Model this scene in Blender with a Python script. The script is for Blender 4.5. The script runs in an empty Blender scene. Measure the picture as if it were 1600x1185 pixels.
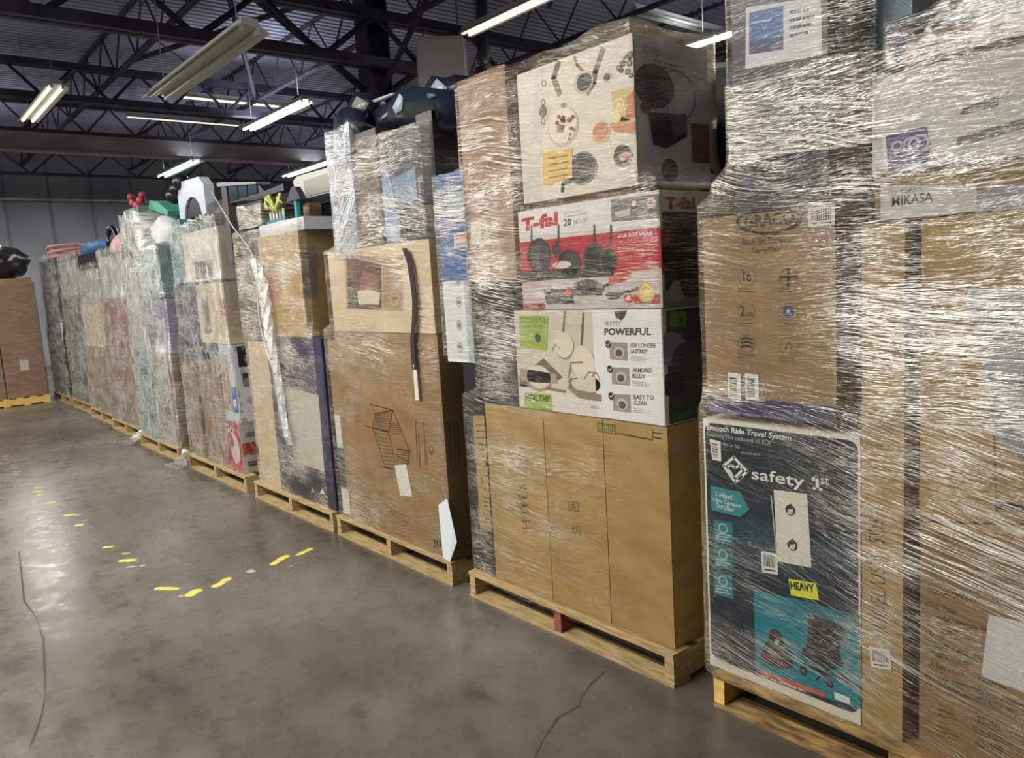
import bpy, bmesh, math, random
from mathutils import Vector, Matrix, noise
random.seed(7)
S = bpy.context.scene
COL = S.collection
PI = math.pi

# ---------------------------------------------------------------- camera, world, exposure
CAM_R = Vector((0.6449, 0.76185, -0.06068)).normalized()
CAM_F = Vector((-0.76183, 0.63449, -0.13051)).normalized()
CAM_U = CAM_R.cross(CAM_F).normalized()
CAM_R = CAM_F.cross(CAM_U).normalized()
CAM_P = Vector((0, 0, 1.5))
FPX = 1202.3
cd = bpy.data.cameras.new('camera')
cam = bpy.data.objects.new('camera', cd)
COL.objects.link(cam)
m = Matrix((CAM_R, CAM_U, -CAM_F)).transposed().to_4x4()
m.translation = CAM_P
cam.matrix_world = m
cd.sensor_fit = 'HORIZONTAL'
cd.sensor_width = 36
cd.lens = 36 * FPX / 1600
cd.clip_start = 0.05
cd.clip_end = 200
S.camera = cam
S.view_settings.view_transform = 'Standard'
S.view_settings.look = 'None'
S.view_settings.gamma = 1
S.view_settings.use_curve_mapping = False
S.view_settings.exposure = 0.88
S.cycles.transparent_max_bounces = 24
S.cycles.max_bounces = 6
S.cycles.use_denoising = True
w = bpy.data.worlds.new('world')
S.world = w
w.use_nodes = True
w.node_tree.nodes['Background'].inputs[0].default_value = (0.55, 0.62, 0.8, 1)
w.node_tree.nodes['Background'].inputs[1].default_value = 0.03


# ---------------------------------------------------------------- helpers
def ray(px, py):
    return CAM_R * ((px - 800) / FPX) - CAM_U * ((py - 592.5) / FPX) + CAM_F


def lin(c):
    return tuple((v / 12.92 if v <= 0.04045 else ((v + 0.055) / 1.055) ** 2.4) for v in [x / 255 for x in c])


_M = {}


def M(rgb, rough=0.5, metal=0.0, spec=0.5):
    """plain printed or painted surface, with a faint procedural mottling"""
    k = (tuple(rgb), rough, metal)
    if k in _M:
        return _M[k]
    mt = bpy.data.materials.new('paint_%02x%02x%02x' % tuple(int(v) for v in rgb))
    mt.use_nodes = True
    nt = mt.node_tree
    b = nt.nodes['Principled BSDF']
    b.inputs['Roughness'].default_value = rough
    b.inputs['Metallic'].default_value = metal
    tc = nt.nodes.new('ShaderNodeTexCoord')
    n = nt.nodes.new('ShaderNodeTexNoise')
    n.inputs['Scale'].default_value = 9
    n.inputs['Detail'].default_value = 3
    nt.links.new(tc.outputs['Object'], n.inputs['Vector'])
    mx = nt.nodes.new('ShaderNodeMix')
    mx.data_type = 'RGBA'
    c = lin(rgb)
    mx.inputs['A'].default_value = (*[v * 0.93 for v in c], 1)
    mx.inputs['B'].default_value = (*[min(1, v * 1.05) for v in c], 1)
    nt.links.new(n.outputs['Fac'], mx.inputs['Factor'])
    nt.links.new(mx.outputs['Result'], b.inputs['Base Color'])
    _M[k] = mt
    return mt


def noisy(name, c1, c2, scale, rough=0.6, stretch=(1, 1, 1), detail=5, bump=0.0, coord='Object', metal=0.0, rough2=None, lo=.35, hi=.65):
    mt = bpy.data.materials.new(name)
    mt.use_nodes = True
    nt = mt.node_tree
    L = nt.links.new
    b = nt.nodes['Principled BSDF']
    b.inputs['Roughness'].default_value = rough
    b.inputs['Metallic'].default_value = metal
    tc = nt.nodes.new('ShaderNodeTexCoord')
    mp = nt.nodes.new('ShaderNodeMapping')
    mp.inputs['Scale'].default_value = stretch
    L(tc.outputs[coord], mp.inputs['Vector'])
    n = nt.nodes.new('ShaderNodeTexNoise')
    n.inputs['Scale'].default_value = scale
    n.inputs['Detail'].default_value = detail
    L(mp.outputs[0], n.inputs['Vector'])
    cr = nt.nodes.new('ShaderNodeValToRGB')
    cr.color_ramp.elements[0].position = lo
    cr.color_ramp.elements[0].color = (*lin(c1), 1)
    cr.color_ramp.elements[1].position = hi
    cr.color_ramp.elements[1].color = (*lin(c2), 1)
    L(n.outputs['Fac'], cr.inputs['Fac'])
    L(cr.outputs['Color'], b.inputs['Base Color'])
    if rough2 is not None:
        mr = nt.nodes.new('ShaderNodeMapRange')
        mr.inputs['From Min'].default_value = lo
        mr.inputs['From Max'].default_value = hi
        mr.inputs['To Min'].default_value = rough
        mr.inputs['To Max'].default_value = rough2
        L(n.outputs['Fac'], mr.inputs['Value'])
        L(mr.outputs[0], b.inputs['Roughness'])
    if bump:
        bp = nt.nodes.new('ShaderNodeBump')
        bp.inputs['Strength'].default_value = bump
        bp.inputs['Distance'].default_value = 0.02
        L(n.outputs['Fac'], bp.inputs['Height'])
        L(bp.outputs[0], b.inputs['Normal'])
    return mt


CARD = noisy('cardboard', (158, 128, 74), (176, 146, 88), 6, 0.62, (1, 1, 2.5), bump=0.05)
CARD_D = noisy('cardboard_brown', (134, 106, 68), (152, 122, 80), 6, 0.62, (1, 1, 2.5), bump=0.05)
CARD_R = noisy('cardboard_reddish', (136, 104, 78), (156, 124, 96), 5, 0.65, (1, 1, 2.5), bump=0.05)
CARD_P = noisy('cardboard_pale', (190, 170, 138), (206, 188, 156), 6, 0.62, (1, 1, 2.5), bump=0.05)
WOOD = noisy('pallet_pine', (140, 118, 78), (184, 160, 112), 9, 0.75, (1, 8, 8), bump=0.2)
WOOD_D = noisy('pallet_stained', (96, 72, 44), (170, 138, 84), 7, 0.8, (1.5, 7, 7), bump=0.3)
WOOD_Y = noisy('pallet_end_grain', (206, 168, 84), (226, 194, 116), 12, 0.75, (3, 3, 3), bump=0.2)
WOOD_RED = noisy('pallet_red_paint', (120, 60, 44), (150, 90, 66), 12, 0.75, (3, 3, 3), bump=0.2)
BLACK = noisy('black_plastic', (14, 16, 24), (24, 27, 38), 8, 0.35, bump=0.05)
STEEL = noisy('dark_steel', (50, 46, 62), (72, 66, 84), 3, 0.6)
STEEL_L = noisy('grey_painted_steel', (128, 124, 122), (156, 152, 150), 2.0, 0.55, (1, .6, 2))
WHITE_E = noisy('enamel', (196, 194, 184), (212, 210, 200), 4, 0.4)
TAPE = noisy('tape', (190, 160, 110), (204, 176, 126), 20, 0.25)
CARDS = dict(c=CARD, d=CARD_D, r=CARD_R, p=CARD_P)


def add_box(bm, x0, x1, y0, y1, z0, z1, mi=0):
    vs = [bm.verts.new(p) for p in ((x0, y0, z0), (x1, y0, z0), (x1, y1, z0), (x0, y1, z0),
                                    (x0, y0, z1), (x1, y0, z1), (x1, y1, z1), (x0, y1, z1))]
    out = []
    for f in ((0, 3, 2, 1), (4, 5, 6, 7), (0, 1, 5, 4), (1, 2, 6, 5), (2, 3, 7, 6), (3, 0, 4, 7)):
        fc = bm.faces.new([vs[i] for i in f])
        fc.material_index = mi
        out.append(fc)
    return vs


def bevel(bm, r, seg=2):
    bmesh.ops.bevel(bm, geom=[e for e in bm.edges if len(e.link_faces) == 2 and e.calc_face_angle(0) > 0.5],
                    offset=r, segments=seg, affect='EDGES', profile=0.6, clamp_overlap=True)


def add_tube(bm, pts, r, n=8, mi=0, cap=True):
    pts = [Vector(p) for p in pts]
    rings = []
    for i, p in enumerate(pts):
        a = pts[max(0, i - 1)]
        b = pts[min(len(pts) - 1, i + 1)]
        d = (b - a).normalized()
        up = Vector((0, 0, 1)) if abs(d.z) < 0.9 else Vector((1, 0, 0))
        s = d.cross(up).normalized()
        t = s.cross(d)
        rr = r[i] if isinstance(r, (list, tuple)) else r
        rings.append([bm.verts.new(p + (s * math.cos(2 * PI * k / n) + t * math.sin(2 * PI * k / n)) * rr) for k in range(n)])
    for A, B in zip(rings, rings[1:]):
        for k in range(n):
            f = bm.faces.new((A[k], A[(k + 1) % n], B[(k + 1) % n], B[k]))
            f.material_index = mi
            f.smooth = True
    if cap:
        for R_ in (rings[0], rings[-1]):
            f = bm.faces.new(R_)
            f.material_index = mi


def add_prism(bm, pts, axis, a0, a1, mi=0):
    """pts: 2D outline; axis 'y': (x,z) outline extruded along y; 'x': (y,z) along x; 'z': (x,y) along z"""
    def P(p, a):
        return {'y': (p[0], a, p[1]), 'x': (a, p[0], p[1]), 'z': (p[0], p[1], a)}[axis]
    A = [bm.verts.new(P(p, a0)) for p in pts]
    B = [bm.verts.new(P(p, a1)) for p in pts]
    n = len(pts)
    fs = [bm.faces.new(A), bm.faces.new(B[::-1])]
    for i in range(n):
        fs.append(bm.faces.new((A[i], B[i], B[(i + 1) % n], A[(i + 1) % n])))
    for f in fs:
        f.material_index = mi


def link(name, bm, mats, parent=None, loc=None, smooth=False):
    """link bm (world coordinates) as one object whose origin is loc"""
    bmesh.ops.recalc_face_normals(bm, faces=bm.faces)
    me = bpy.data.meshes.new(name)
    if loc is None:
        loc = parent_loc(parent) if parent else Vector((0, 0, 0))
    loc = Vector(loc)
    bm.transform(Matrix.Translation(-loc))
    if smooth:
        for f in bm.faces:
            f.smooth = True
    bm.to_mesh(me)
    bm.free()
    for mt in (mats if isinstance(mats, (list, tuple)) else [mats]):
        me.materials.append(mt)
    o = bpy.data.objects.new(name, me)
    COL.objects.link(o)
    if parent:
        o.parent = parent
        o.location = loc - parent_loc(parent)
    else:
        o.location = loc
    return o


def parent_loc(o):
    v = Vector(o.location)
    while o.parent:
        o = o.parent
        v += o.location
    return v


def empty(name, loc):
    o = bpy.data.objects.new(name, None)
    COL.objects.link(o)
    o.location = loc
    return o


def tag(o, label, cat, group=None, kind=None):
    o['label'] = label
    o['category'] = cat
    if group:
        o['group'] = group
    if kind:
        o['kind'] = kind
    return o


def struct(o):
    o['kind'] = 'structure'
    return o


def box(x0, x1, y0, y1, z0, z1, mat, label, cat='box', group=None, name='cardboard_box', tape=False, bev=0.004, rot=0):
    cx, cy = (x0 + x1) / 2, (y0 + y1) / 2
    bm = bmesh.new()
    add_box(bm, x0, x1, y0, y1, z0, z1)
    bevel(bm, bev)
    o = link(name, bm, CARDS.get(mat, mat) if isinstance(mat, str) else mat, loc=(cx, cy, z0))
    tag(o, label, cat, group)
    if tape:
        t = bmesh.new()
        tx = cx
        add_box(t, tx - 0.025, tx + 0.025, y0 - 0.0008, y1 + .0008, z1 - 0.0, z1 + 0.0008)
        add_box(t, tx - 0.025, tx + 0.025, y0 - 0.0012, y0 - 0.0002, z1 - 0.07, z1 + 0.0008)
        link('packing_tape', t, TAPE, o)
        s = bmesh.new()
        add_box(s, x0 + .004, x1 - .004, y0 - .0006, y0 - .0001, z1 - .0035, z1 - .0015)
        link('flap_seam', s, M((70, 50, 32), .8), o)
    if rot:
        o.rotation_euler.z = rot
    return o


FONT = bpy.data.curves.new('lettering', 'FONT')
FONT_O = bpy.data.objects.new('lettering_source', FONT)
COL.objects.link(FONT_O)
_T = {}


def text_mesh(s, bold):
    k = (s, bold)
    if k in _T:
        return _T[k]
    FONT.body = s
    FONT.offset = bold
    FONT.resolution_u = 3
    FONT.size = 1
    bpy.context.view_layer.update()
    dg = bpy.context.evaluated_depsgraph_get()
    me = bpy.data.meshes.new_from_object(FONT_O.evaluated_get(dg), depsgraph=dg)
    vs = [(v.co.x, v.co.y) for v in me.vertices]
    fs = [tuple(p.vertices) for p in me.polygons]
    bpy.data.meshes.remove(me)
    mx0 = min(v[0] for v in vs); mx1 = max(v[0] for v in vs)
    my0 = min(v[1] for v in vs); my1 = max(v[1] for v in vs)
    vs = [((x - mx0) / (mx1 - mx0), (y - my0) / max(1e-6, my1 - my0)) for x, y in vs]
    _T[k] = (vs, fs)
    return _T[k]


class Art:
    """print on one face of a box: face 'F' lies at y=plane looking towards -y, face 'R' at x=plane looking towards +x"""

    def __init__(s, boxo, face, plane, bounds=None, name='printed_artwork', base=0.0008, step=0.00035):
        s.o, s.face, s.plane, s.b, s.name, s.base, s.step = boxo, face, plane, bounds, name, base, step
        s.bm = bmesh.new()
        s.mats = []

    def q(s, px, py):
        d = ray(px, py)
        if s.face == 'F':
            t = (s.plane - CAM_P.y) / d.y
            p = CAM_P + d * t
            return (p.x, p.z)
        t = (s.plane - CAM_P.x) / d.x
        p = CAM_P + d * t
        return (p.y, p.z)

    def w(s, uv, layer):
        u, v = uv
        if s.b:
            u = min(max(u, s.b[0]), s.b[1])
            v = min(max(v, s.b[2]), s.b[3])
        off = s.base + layer * s.step
        if s.face == 'F':
            return (u, s.plane - off, v)
        return (s.plane + off, u, v)

    def mi(s, col, rough=0.45):
        mt = M(col, rough) if isinstance(col, (tuple, list)) else col
        if mt not in s.mats:
            s.mats.append(mt)
        return s.mats.index(mt)

    def uv(s, pts, col, layer=0, rough=.45):
        try:
            f = s.bm.faces.new([s.bm.verts.new(s.w(p, layer)) for p in pts])
            f.material_index = s.mi(col, rough)
        except ValueError:
            pass

    def rect(s, u0, u1, v0, v1, col, layer=0):
        s.uv([(u0, v0), (u1, v0), (u1, v1), (u0, v1)], col, layer)

    def poly(s, pts, col, layer=1):
        s.uv([s.q(*p) for p in pts], col, layer)

    def rr(s, u0, u1, v0, v1, r, col, layer=0):
        pts = []
        for cx, cy, a0 in ((u1 - r, v1 - r, 0), (u0 + r, v1 - r, 90), (u0 + r, v0 + r, 180), (u1 - r, v0 + r, 270)):
            for k in range(6):
                a = math.radians(a0 + k * 18)
                pts.append((cx + r * math.cos(a), cy + r * math.sin(a)))
        s.uv(pts, col, layer)

    def disc(s, px, py, rp, col, layer=1, asp=1.0, hole=None, n=28):
        cu, cv = s.q(px, py)
        r = abs(s.q(px, py + rp)[1] - cv)
        if hole is None:
            s.uv([(cu + asp * r * math.cos(2 * PI * k / n), cv + r * math.sin(2 * PI * k / n)) for k in range(n)], col, layer)
        else:
            for k in range(n):
                a, b = 2 * PI * k / n, 2 * PI * (k + 1) / n
                s.uv([(cu + asp * r * math.cos(a), cv + r * math.sin(a)), (cu + asp * r * math.cos(b), cv + r * math.sin(b)),
                      (cu + asp * r * hole * math.cos(b), cv + r * hole * math.sin(b)), (cu + asp * r * hole * math.cos(a), cv + r * hole * math.sin(a))], col, layer)

    def line(s, pts, wd, col, layer=1, closed=False, px=True):
        P = [Vector(s.q(*p)) if px else Vector(p) for p in pts]
        if closed:
            P.append(P[0])
        for a, b in zip(P, P[1:]):
            d = (b - a)
            if d.length < 1e-6:
                continue
            d.normalize()
            n = Vector((-d.y, d.x)) * wd / 2
            e = d * wd * 0.3
            s.uv([a - n - e, b - n + e, b + n + e, a + n - e], col, layer)

    def text(s, t, bl, br, tl, col, layer=2, bold=0.0):
        """string fitted between three pixels of the face: bottom left, bottom right, top left"""
        O, U, V = Vector(s.q(*bl)), Vector(s.q(*br)), Vector(s.q(*tl))
        U, V = U - O, V - O
        vs, fs = text_mesh(t, bold)
        bv = [s.bm.verts.new(s.w(O + U * a + V * b, layer)) for a, b in vs]
        k = s.mi(col)
        for f in fs:
            try:
                fc = s.bm.faces.new([bv[i] for i in f])
                fc.material_index = k
            except ValueError:
                pass

    def barcode(s, pts, layer=1, bg=(226, 224, 214), vert=False, seed=1):
        """white sticker given by four pixels (bl, br, tr, tl) with bars"""
        Q = [Vector(s.q(*p)) for p in pts]
        s.uv(Q, bg, layer)
        rd = random.Random(seed)
        a = 0.12
        def at(u, v):
            return Q[0].lerp(Q[1], u).lerp(Q[3].lerp(Q[2], u), v)
        while a < 0.86:
            wd = rd.choice((0.02, 0.03, 0.05))
            if vert:
                s.uv([at(.12, a), at(.7, a), at(.7, a + wd), at(.12, a + wd)], (34, 32, 34), layer + 1)
            else:
                s.uv([at(a, .3), at(a + wd, .3), at(a + wd, .88), at(a, .88)], (34, 32, 34), layer + 1)
            a += wd + rd.choice((0.025, 0.04))
        if not vert:
            s.uv([at(.15, .12), at(.85, .12), at(.85, .2), at(.15, .2)], (70, 68, 70), layer + 1)

    def lines(s, pts, n, col, layer=2, fill=.45, seed=3):
        """n rows of fine print in the px quad bl, br, tr, tl"""
        Q = [Vector(s.q(*p)) for p in pts]
        rd = random.Random(seed)
        def at(u, v):
            return Q[0].lerp(Q[1], u).lerp(Q[3].lerp(Q[2], u), v)
        for k in range(n):
            v0 = 1 - (k + 1) / n + (1 - fill) / n / 2
            v1 = v0 + fill / n
            e = rd.uniform(.7, 1)
            u = 0
            while u < e:
                l = rd.uniform(.06, .2)
                s.uv([at(u, v0), at(min(e, u + l), v0), at(min(e, u + l), v1), at(u, v1)], col, layer)
                u += l + .03

    def done(s, name=None, label=None):
        me = bpy.data.meshes.new(name or s.name)
        loc = parent_loc(s.o)
        s.bm.transform(Matrix.Translation(-loc))
        s.bm.to_mesh(me)
        s.bm.free()
        for mt in s.mats:
            me.materials.append(mt)
        o = bpy.data.objects.new(name or s.name, me)
        COL.objects.link(o)
        o.parent = s.o
        if label:
            o['label'] = label
        return o


# ---------------------------------------------------------------- stretch film
def film_material(name, tilts=((3, 4.5, 130), (-8, 2.2, 90), (1, 13, 250)), crinkle=0.0, opac=0.85, haze=0.015, tint=(244, 232, 204)):
    mt = bpy.data.materials.new(name)
    mt.use_nodes = True
    nt = mt.node_tree
    nt.nodes.clear()
    N = nt.nodes.new
    L = nt.links.new

    def math_(op, a, b=None, c=None, clamp=False):
        n = N('ShaderNodeMath')
        n.operation = op
        n.use_clamp = clamp
        for i, v in enumerate((a, b, c)):
            if v is None:
                continue
            if isinstance(v, (int, float)):
                n.inputs[i].default_value = v
            else:
                L(v, n.inputs[i])
        return n.outputs[0]
    uv = N('ShaderNodeUVMap')
    uv.uv_map = 'UVMap'
    wn = N('ShaderNodeTexNoise')
    wn.inputs['Scale'].default_value = 1.1
    wn.inputs['Detail'].default_value = 2
    L(uv.outputs[0], wn.inputs['Vector'])
    off = N('ShaderNodeVectorMath')
    off.operation = 'MULTIPLY_ADD'
    off.inputs[1].default_value = (0.0, 0.20, 0.0)
    L(wn.outputs['Color'], off.inputs[0])
    L(uv.outputs[0], off.inputs[2])
    at = N('ShaderNodeAttribute')
    at.attribute_name = 'wrinkle'
    amt = at.outputs['Fac']
    tot = None
    hts = None
    for i, (tl, sx, sy) in enumerate(tilts):
        mp = N('ShaderNodeMapping')
        mp.inputs['Rotation'].default_value = (0, 0, math.radians(-tl))
        mp2 = N('ShaderNodeMapping')
        mp2.inputs['Scale'].default_value = (sx, sy, 1)
        mp2.inputs['Location'].default_value = (i * 7.3, i * 3.1, i * 5)
        L(off.outputs[0], mp.inputs['Vector'])
        L(mp.outputs[0], mp2.inputs['Vector'])
        n = N('ShaderNodeTexNoise')
        n.inputs['Scale'].default_value = 1
        n.inputs['Detail'].default_value = 2.5
        n.inputs['Roughness'].default_value = .6
        L(mp2.outputs[0], n.inputs['Vector'])
        rdg = math_('SUBTRACT', 1, math_('ABSOLUTE', math_('MULTIPLY_ADD', n.outputs['Fac'], 2, -1)))
        mk = N('ShaderNodeTexNoise')
        mk.inputs['Scale'].default_value = 3.0 + i
        mk.inputs['Detail'].default_value = 3
        mpm = N('ShaderNodeMapping')
        mpm.inputs['Location'].default_value = (i * 11, i * 4, 0)
        mpm.inputs['Scale'].default_value = (0.6, 1.6, 1)
        L(uv.outputs[0], mpm.inputs['Vector'])
        L(mpm.outputs[0], mk.inputs['Vector'])
        mr = N('ShaderNodeMapRange')
        mr.inputs['From Min'].default_value = .36
        mr.inputs['From Max'].default_value = .62
        L(mk.outputs['Fac'], mr.inputs['Value'])
        local = math_('MULTIPLY', amt, mr.outputs[0])
        lo = math_('MULTIPLY_ADD', local, -0.135, 0.985)
        v = N('ShaderNodeMapRange')
        v.interpolation_type = 'SMOOTHSTEP'
        L(rdg, v.inputs['Value'])
        L(lo, v.inputs['From Min'])
        v.inputs['From Max'].default_value = 1.0
        s = math_('MULTIPLY', math_('POWER', v.outputs[0], 1.5), math_('MINIMUM', math_('MULTIPLY', local, 1.6), 1.0))
        tot = s if tot is None else math_('MAXIMUM', tot, s)
        hts = rdg if hts is None else math_('ADD', hts, rdg)
    if crinkle:
        for q, (sc, sx, sy, lo_, op) in enumerate(((2.6, 1.5, .8, .90, .75), (5.5, 1.0, .9, .93, .6))):
            n3 = N('ShaderNodeTexNoise')
            n3.inputs['Scale'].default_value = sc
            n3.inputs['Detail'].default_value = 2.5
            n3.inputs['Roughness'].default_value = .5
            n3.inputs['Distortion'].default_value = .6
            mp4 = N('ShaderNodeMapping')
            mp4.inputs['Scale'].default_value = (sx, sy, 1)
            mp4.inputs['Location'].default_value = (q * 4.1, q * 9.7, 0)
            L(off.outputs[0], mp4.inputs['Vector'])
            L(mp4.outputs[0], n3.inputs['Vector'])
            r3 = math_('SUBTRACT', 1, math_('ABSOLUTE', math_('MULTIPLY_ADD', n3.outputs['Fac'], 2, -1)))
            v3 = N('ShaderNodeMapRange')
            v3.interpolation_type = 'SMOOTHSTEP'
            v3.inputs['From Min'].default_value = lo_
            v3.inputs['From Max'].default_value = 1.0
            L(r3, v3.inputs['Value'])
            tot = math_('MAXIMUM', tot, math_('MULTIPLY', math_('MULTIPLY', v3.outputs[0], op * crinkle), amt))
            hts = math_('ADD', hts, math_('MULTIPLY', n3.outputs['Fac'], 5.0))
    bp = N('ShaderNodeBump')
    bp.inputs['Strength'].default_value = .5
    bp.inputs['Distance'].default_value = .004
    L(hts, bp.inputs['Height'])
    tr = N('ShaderNodeBsdfTransparent')
    tr.inputs[0].default_value = (.98, .98, .98, 1)
    gl = N('ShaderNodeBsdfGlossy')
    gl.inputs['Color'].default_value = (*lin(tint), 1)
    gl.inputs['Roughness'].default_value = .2
    L(bp.outputs[0], gl.inputs['Normal'])
    df = N('ShaderNodeBsdfDiffuse')
    df.inputs['Color'].default_value = (*lin(tint), 1)
    L(bp.outputs[0], df.inputs['Normal'])
    gl2 = N('ShaderNodeBsdfGlossy')
    gl2.inputs['Roughness'].default_value = .34
    gl2.inputs['Color'].default_value = (.95, .95, .92, 1)
    L(bp.outputs[0], gl2.inputs['Normal'])
    wmix = N('ShaderNodeMixShader')
    wmix.inputs[0].default_value = .58
    L(df.outputs[0], wmix.inputs[1])
    L(gl2.outputs[0], wmix.inputs[2])
    fr = N('ShaderNodeFresnel')
    fr.inputs['IOR'].default_value = 1.25
    L(bp.outputs[0], fr.inputs['Normal'])
    base = N('ShaderNodeMixShader')
    L(math_('MULTIPLY', fr.outputs[0], .65, clamp=True), base.inputs[0])
    L(tr.outputs[0], base.inputs[1])
    L(gl.outputs[0], base.inputs[2])
    out = N('ShaderNodeMixShader')
    fac = math_('MULTIPLY_ADD', tot, opac, math_('MULTIPLY', amt, haze), clamp=True)  # wrinkles' whitish scatter and highlights painted as pale streaks, plus even haze
    L(fac, out.inputs[0])
    L(base.outputs[0], out.inputs[1])
    L(wmix.outputs[0], out.inputs[2])
    om = N('ShaderNodeOutputMaterial')
    L(out.outputs[0], om.inputs['Surface'])
    return mt


FILM = film_material('stretch_film')
FILM_S = film_material('stretch_film_steep', ((-13, 1.6, 90), (-17, 2.2, 140), (-4, 9, 220)))
FILM_C = film_material('stretch_film_crinkled', ((3, 4, 90), (-12, 2.5, 60), (1, 9, 160)), crinkle=1.0, opac=.72, haze=.04, tint=(226, 230, 226))
FILM_B = film_material('stretch_film_cool', ((3, 3, 60), (50, 2.5, 30), (-12, 5, 90)), crinkle=.9, opac=.65, haze=.08, tint=(214, 226, 240))


def hull2(pts):
    pts = sorted(set(pts))
    def half(ps):
        h = []
        for p in ps:
            while len(h) >= 2 and (h[-1][0] - h[-2][0]) * (p[1] - h[-2][1]) - (h[-1][1] - h[-2][1]) * (p[0] - h[-2][0]) <= 0:
                h.pop()
            h.append(p)
        return h
    a, b = half(pts), half(pts[::-1])
    return a[:-1] + b[:-1]


def film(label, boxes, z0, z1, mat, zones=(), base=.25, off=.012, dz=.03, side=.5, smooth=3, cap=False, seed=0, jag=.0, name='stretch_wrap', cat='plastic wrap', dip=0, na=300, mat2=None, zsplit=9):
    """clear film stretched round a load: its outline at each height is the hull of the boxes there"""
    x0 = min(b[0] for b in boxes); x1 = max(b[1] for b in boxes)
    y0 = min(b[2] for b in boxes); y1 = max(b[3] for b in boxes)
    cx, cy = (x0 + x1) / 2, (y0 + y1) / 2
    nz = int((z1 - z0) / dz) + 1
    dirs = []
    # spread the samples evenly along the outline of the whole load
    wx, wy = (x1 - x0) / 2, (y1 - y0) / 2
    per = []
    for k in range(na):
        s = k / na * 4 * (wx + wy)
        if s < 2 * wx: p = (-wx + s, -wy)
        elif s < 2 * wx + 2 * wy: p = (wx, -wy + s - 2 * wx)
        elif s < 4 * wx + 2 * wy: p = (wx - (s - 2 * wx - 2 * wy), wy)
        else: p = (-wx, wy - (s - 4 * wx - 2 * wy))
        v = Vector(p).normalized()
        dirs.append(v)
        per.append(s)
    R_ = []
    for j in range(nz):
        z = z0 + j * dz
        pts = []
        for b in boxes:
            if b[4] - .03 <= z <= b[5] + .03:
                for x in (b[0] - off, b[1] + off):
                    for y in (b[2] - off, b[3] + off):
                        pts.append((x, y))
        if len(pts) < 3:
            R_.append(list(R_[-1]) if R_ else [0.3] * na)
            continue
        for ex in ((cx - .12, cy), (cx + .12, cy), (cx, cy - .12), (cx, cy + .12)):
            pts.append(ex)
        H = [(p[0] - cx, p[1] - cy) for p in hull2(pts)]
        row = []
        for d in dirs:
            best = .1
            for i in range(len(H)):
                a, b2 = H[i], H[(i + 1) % len(H)]
                ex, ey = b2[0] - a[0], b2[1] - a[1]
                den = d.x * ey - d.y * ex
                if abs(den) < 1e-9:
                    continue
                t = (a[0] * ey - a[1] * ex) / den
                u = (a[0] * d.y - a[1] * d.x) / den
                if t > 0 and -1e-6 <= u <= 1 + 1e-6:
                    best = max(best, t)
            row.append(best)
        R_.append(row)
    # tension between heights: bridge the steps, never cut a box
    for _ in range(smooth):
        N_ = [list(r) for r in R_]
        for j in range(1, nz - 1):
            for k in range(na):
                N_[j][k] = max(R_[j][k], (R_[j - 1][k] + R_[j + 1][k]) / 2)
        R_ = N_
    bm = bmesh.new()
    uvl = bm.loops.layers.uv.new('UVMap')
    wl = bm.verts.layers.float.new('wrinkle')
    G = []
    for j in range(nz):
        z = z0 + j * dz
        row = []
        for k in range(na):
            d = dirs[k]
            r = R_[j][k]
            nn = noise.noise(Vector((cx * 3 + d.x * 5 * r, d.y * 5 * r, z * 4 + seed)))
            n3 = noise.noise(Vector((cx * 3 + d.x * 22 * r, d.y * 22 * r, z * 14 + seed)))
            r2 = r + .004 * nn + .003 + jag * (abs(n3) * .8 + abs(nn) * .6)
            zz = z
            if j == nz - 1:
                zz += .03 * nn + jag * 1.5 * n3
            if j == 0:
                zz += .012 * nn
            v = bm.verts.new((cx + d.x * r2, cy + d.y * r2, zz))
            a = base if d.x * .8 < abs(d.y) or d.x < 0 else side
            X, Z = v.co.x, v.co.z
            if v.co.y < cy:
                for zx, zz2, rx, rz, val in zones:
                    e = ((X - zx) / rx) ** 2 + ((Z - zz2) / rz) ** 2
                    g = math.exp(-e * 1.2)
                    a = a * (1 - g) + val * g
            v[wl] = a
            row.append(v)
        G.append(row)
    for j in range(nz - 1):
        for k in range(na):
            k2 = (k + 1) % na
            f = bm.faces.new((G[j][k], G[j][k2], G[j + 1][k2], G[j + 1][k]))
            f.smooth = True
            if mat2 and z0 + j * dz > zsplit:
                f.material_index = 1
            sA = per[k]
            sB = per[k2] if k2 else 4 * (wx + wy)
            for lp, (s, jj) in zip(f.loops, ((sA, j), (sB, j), (sB, j + 1), (sA, j + 1))):
                lp[uvl].uv = (s + seed * 3.7, z0 + jj * dz)
    if cap:
        prev = G[-1]
        rings = 6
        for i in range(1, rings + 1):
            t = i / rings
            if i < rings:
                cur = []
                for k in range(na):
                    p = G[-1][k].co
                    q = p.lerp(Vector((cx, cy, p.z)), t)
                    q.z = p.z - dip * math.sin(t * PI / 2) + .015 * noise.noise(q * 5)
                    v = bm.verts.new(q)
                    v[wl] = .25
                    cur.append(v)
            else:
                c = bm.verts.new((cx, cy, z1 - dip))
                c[wl] = .6
                cur = None
            for k in range(na):
                k2 = (k + 1) % na
                vs = (prev[k], prev[k2], cur[k2], cur[k]) if cur else (prev[k], prev[k2], c)
                f = bm.faces.new(vs)
                f.smooth = True
                for lp in f.loops:
                    lp[uvl].uv = (lp.vert.co.x, lp.vert.co.y)
            prev = cur
    me = bpy.data.meshes.new(name)
    loc = Vector((cx, cy, z0))
    bm.transform(Matrix.Translation(-loc))
    bm.to_mesh(me)
    bm.free()
    me.materials.append(mat)
    if mat2:
        me.materials.append(mat2)
    o = bpy.data.objects.new(name, me)
    COL.objects.link(o)
    o.location = loc
    tag(o, label, cat)
    return o


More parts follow.
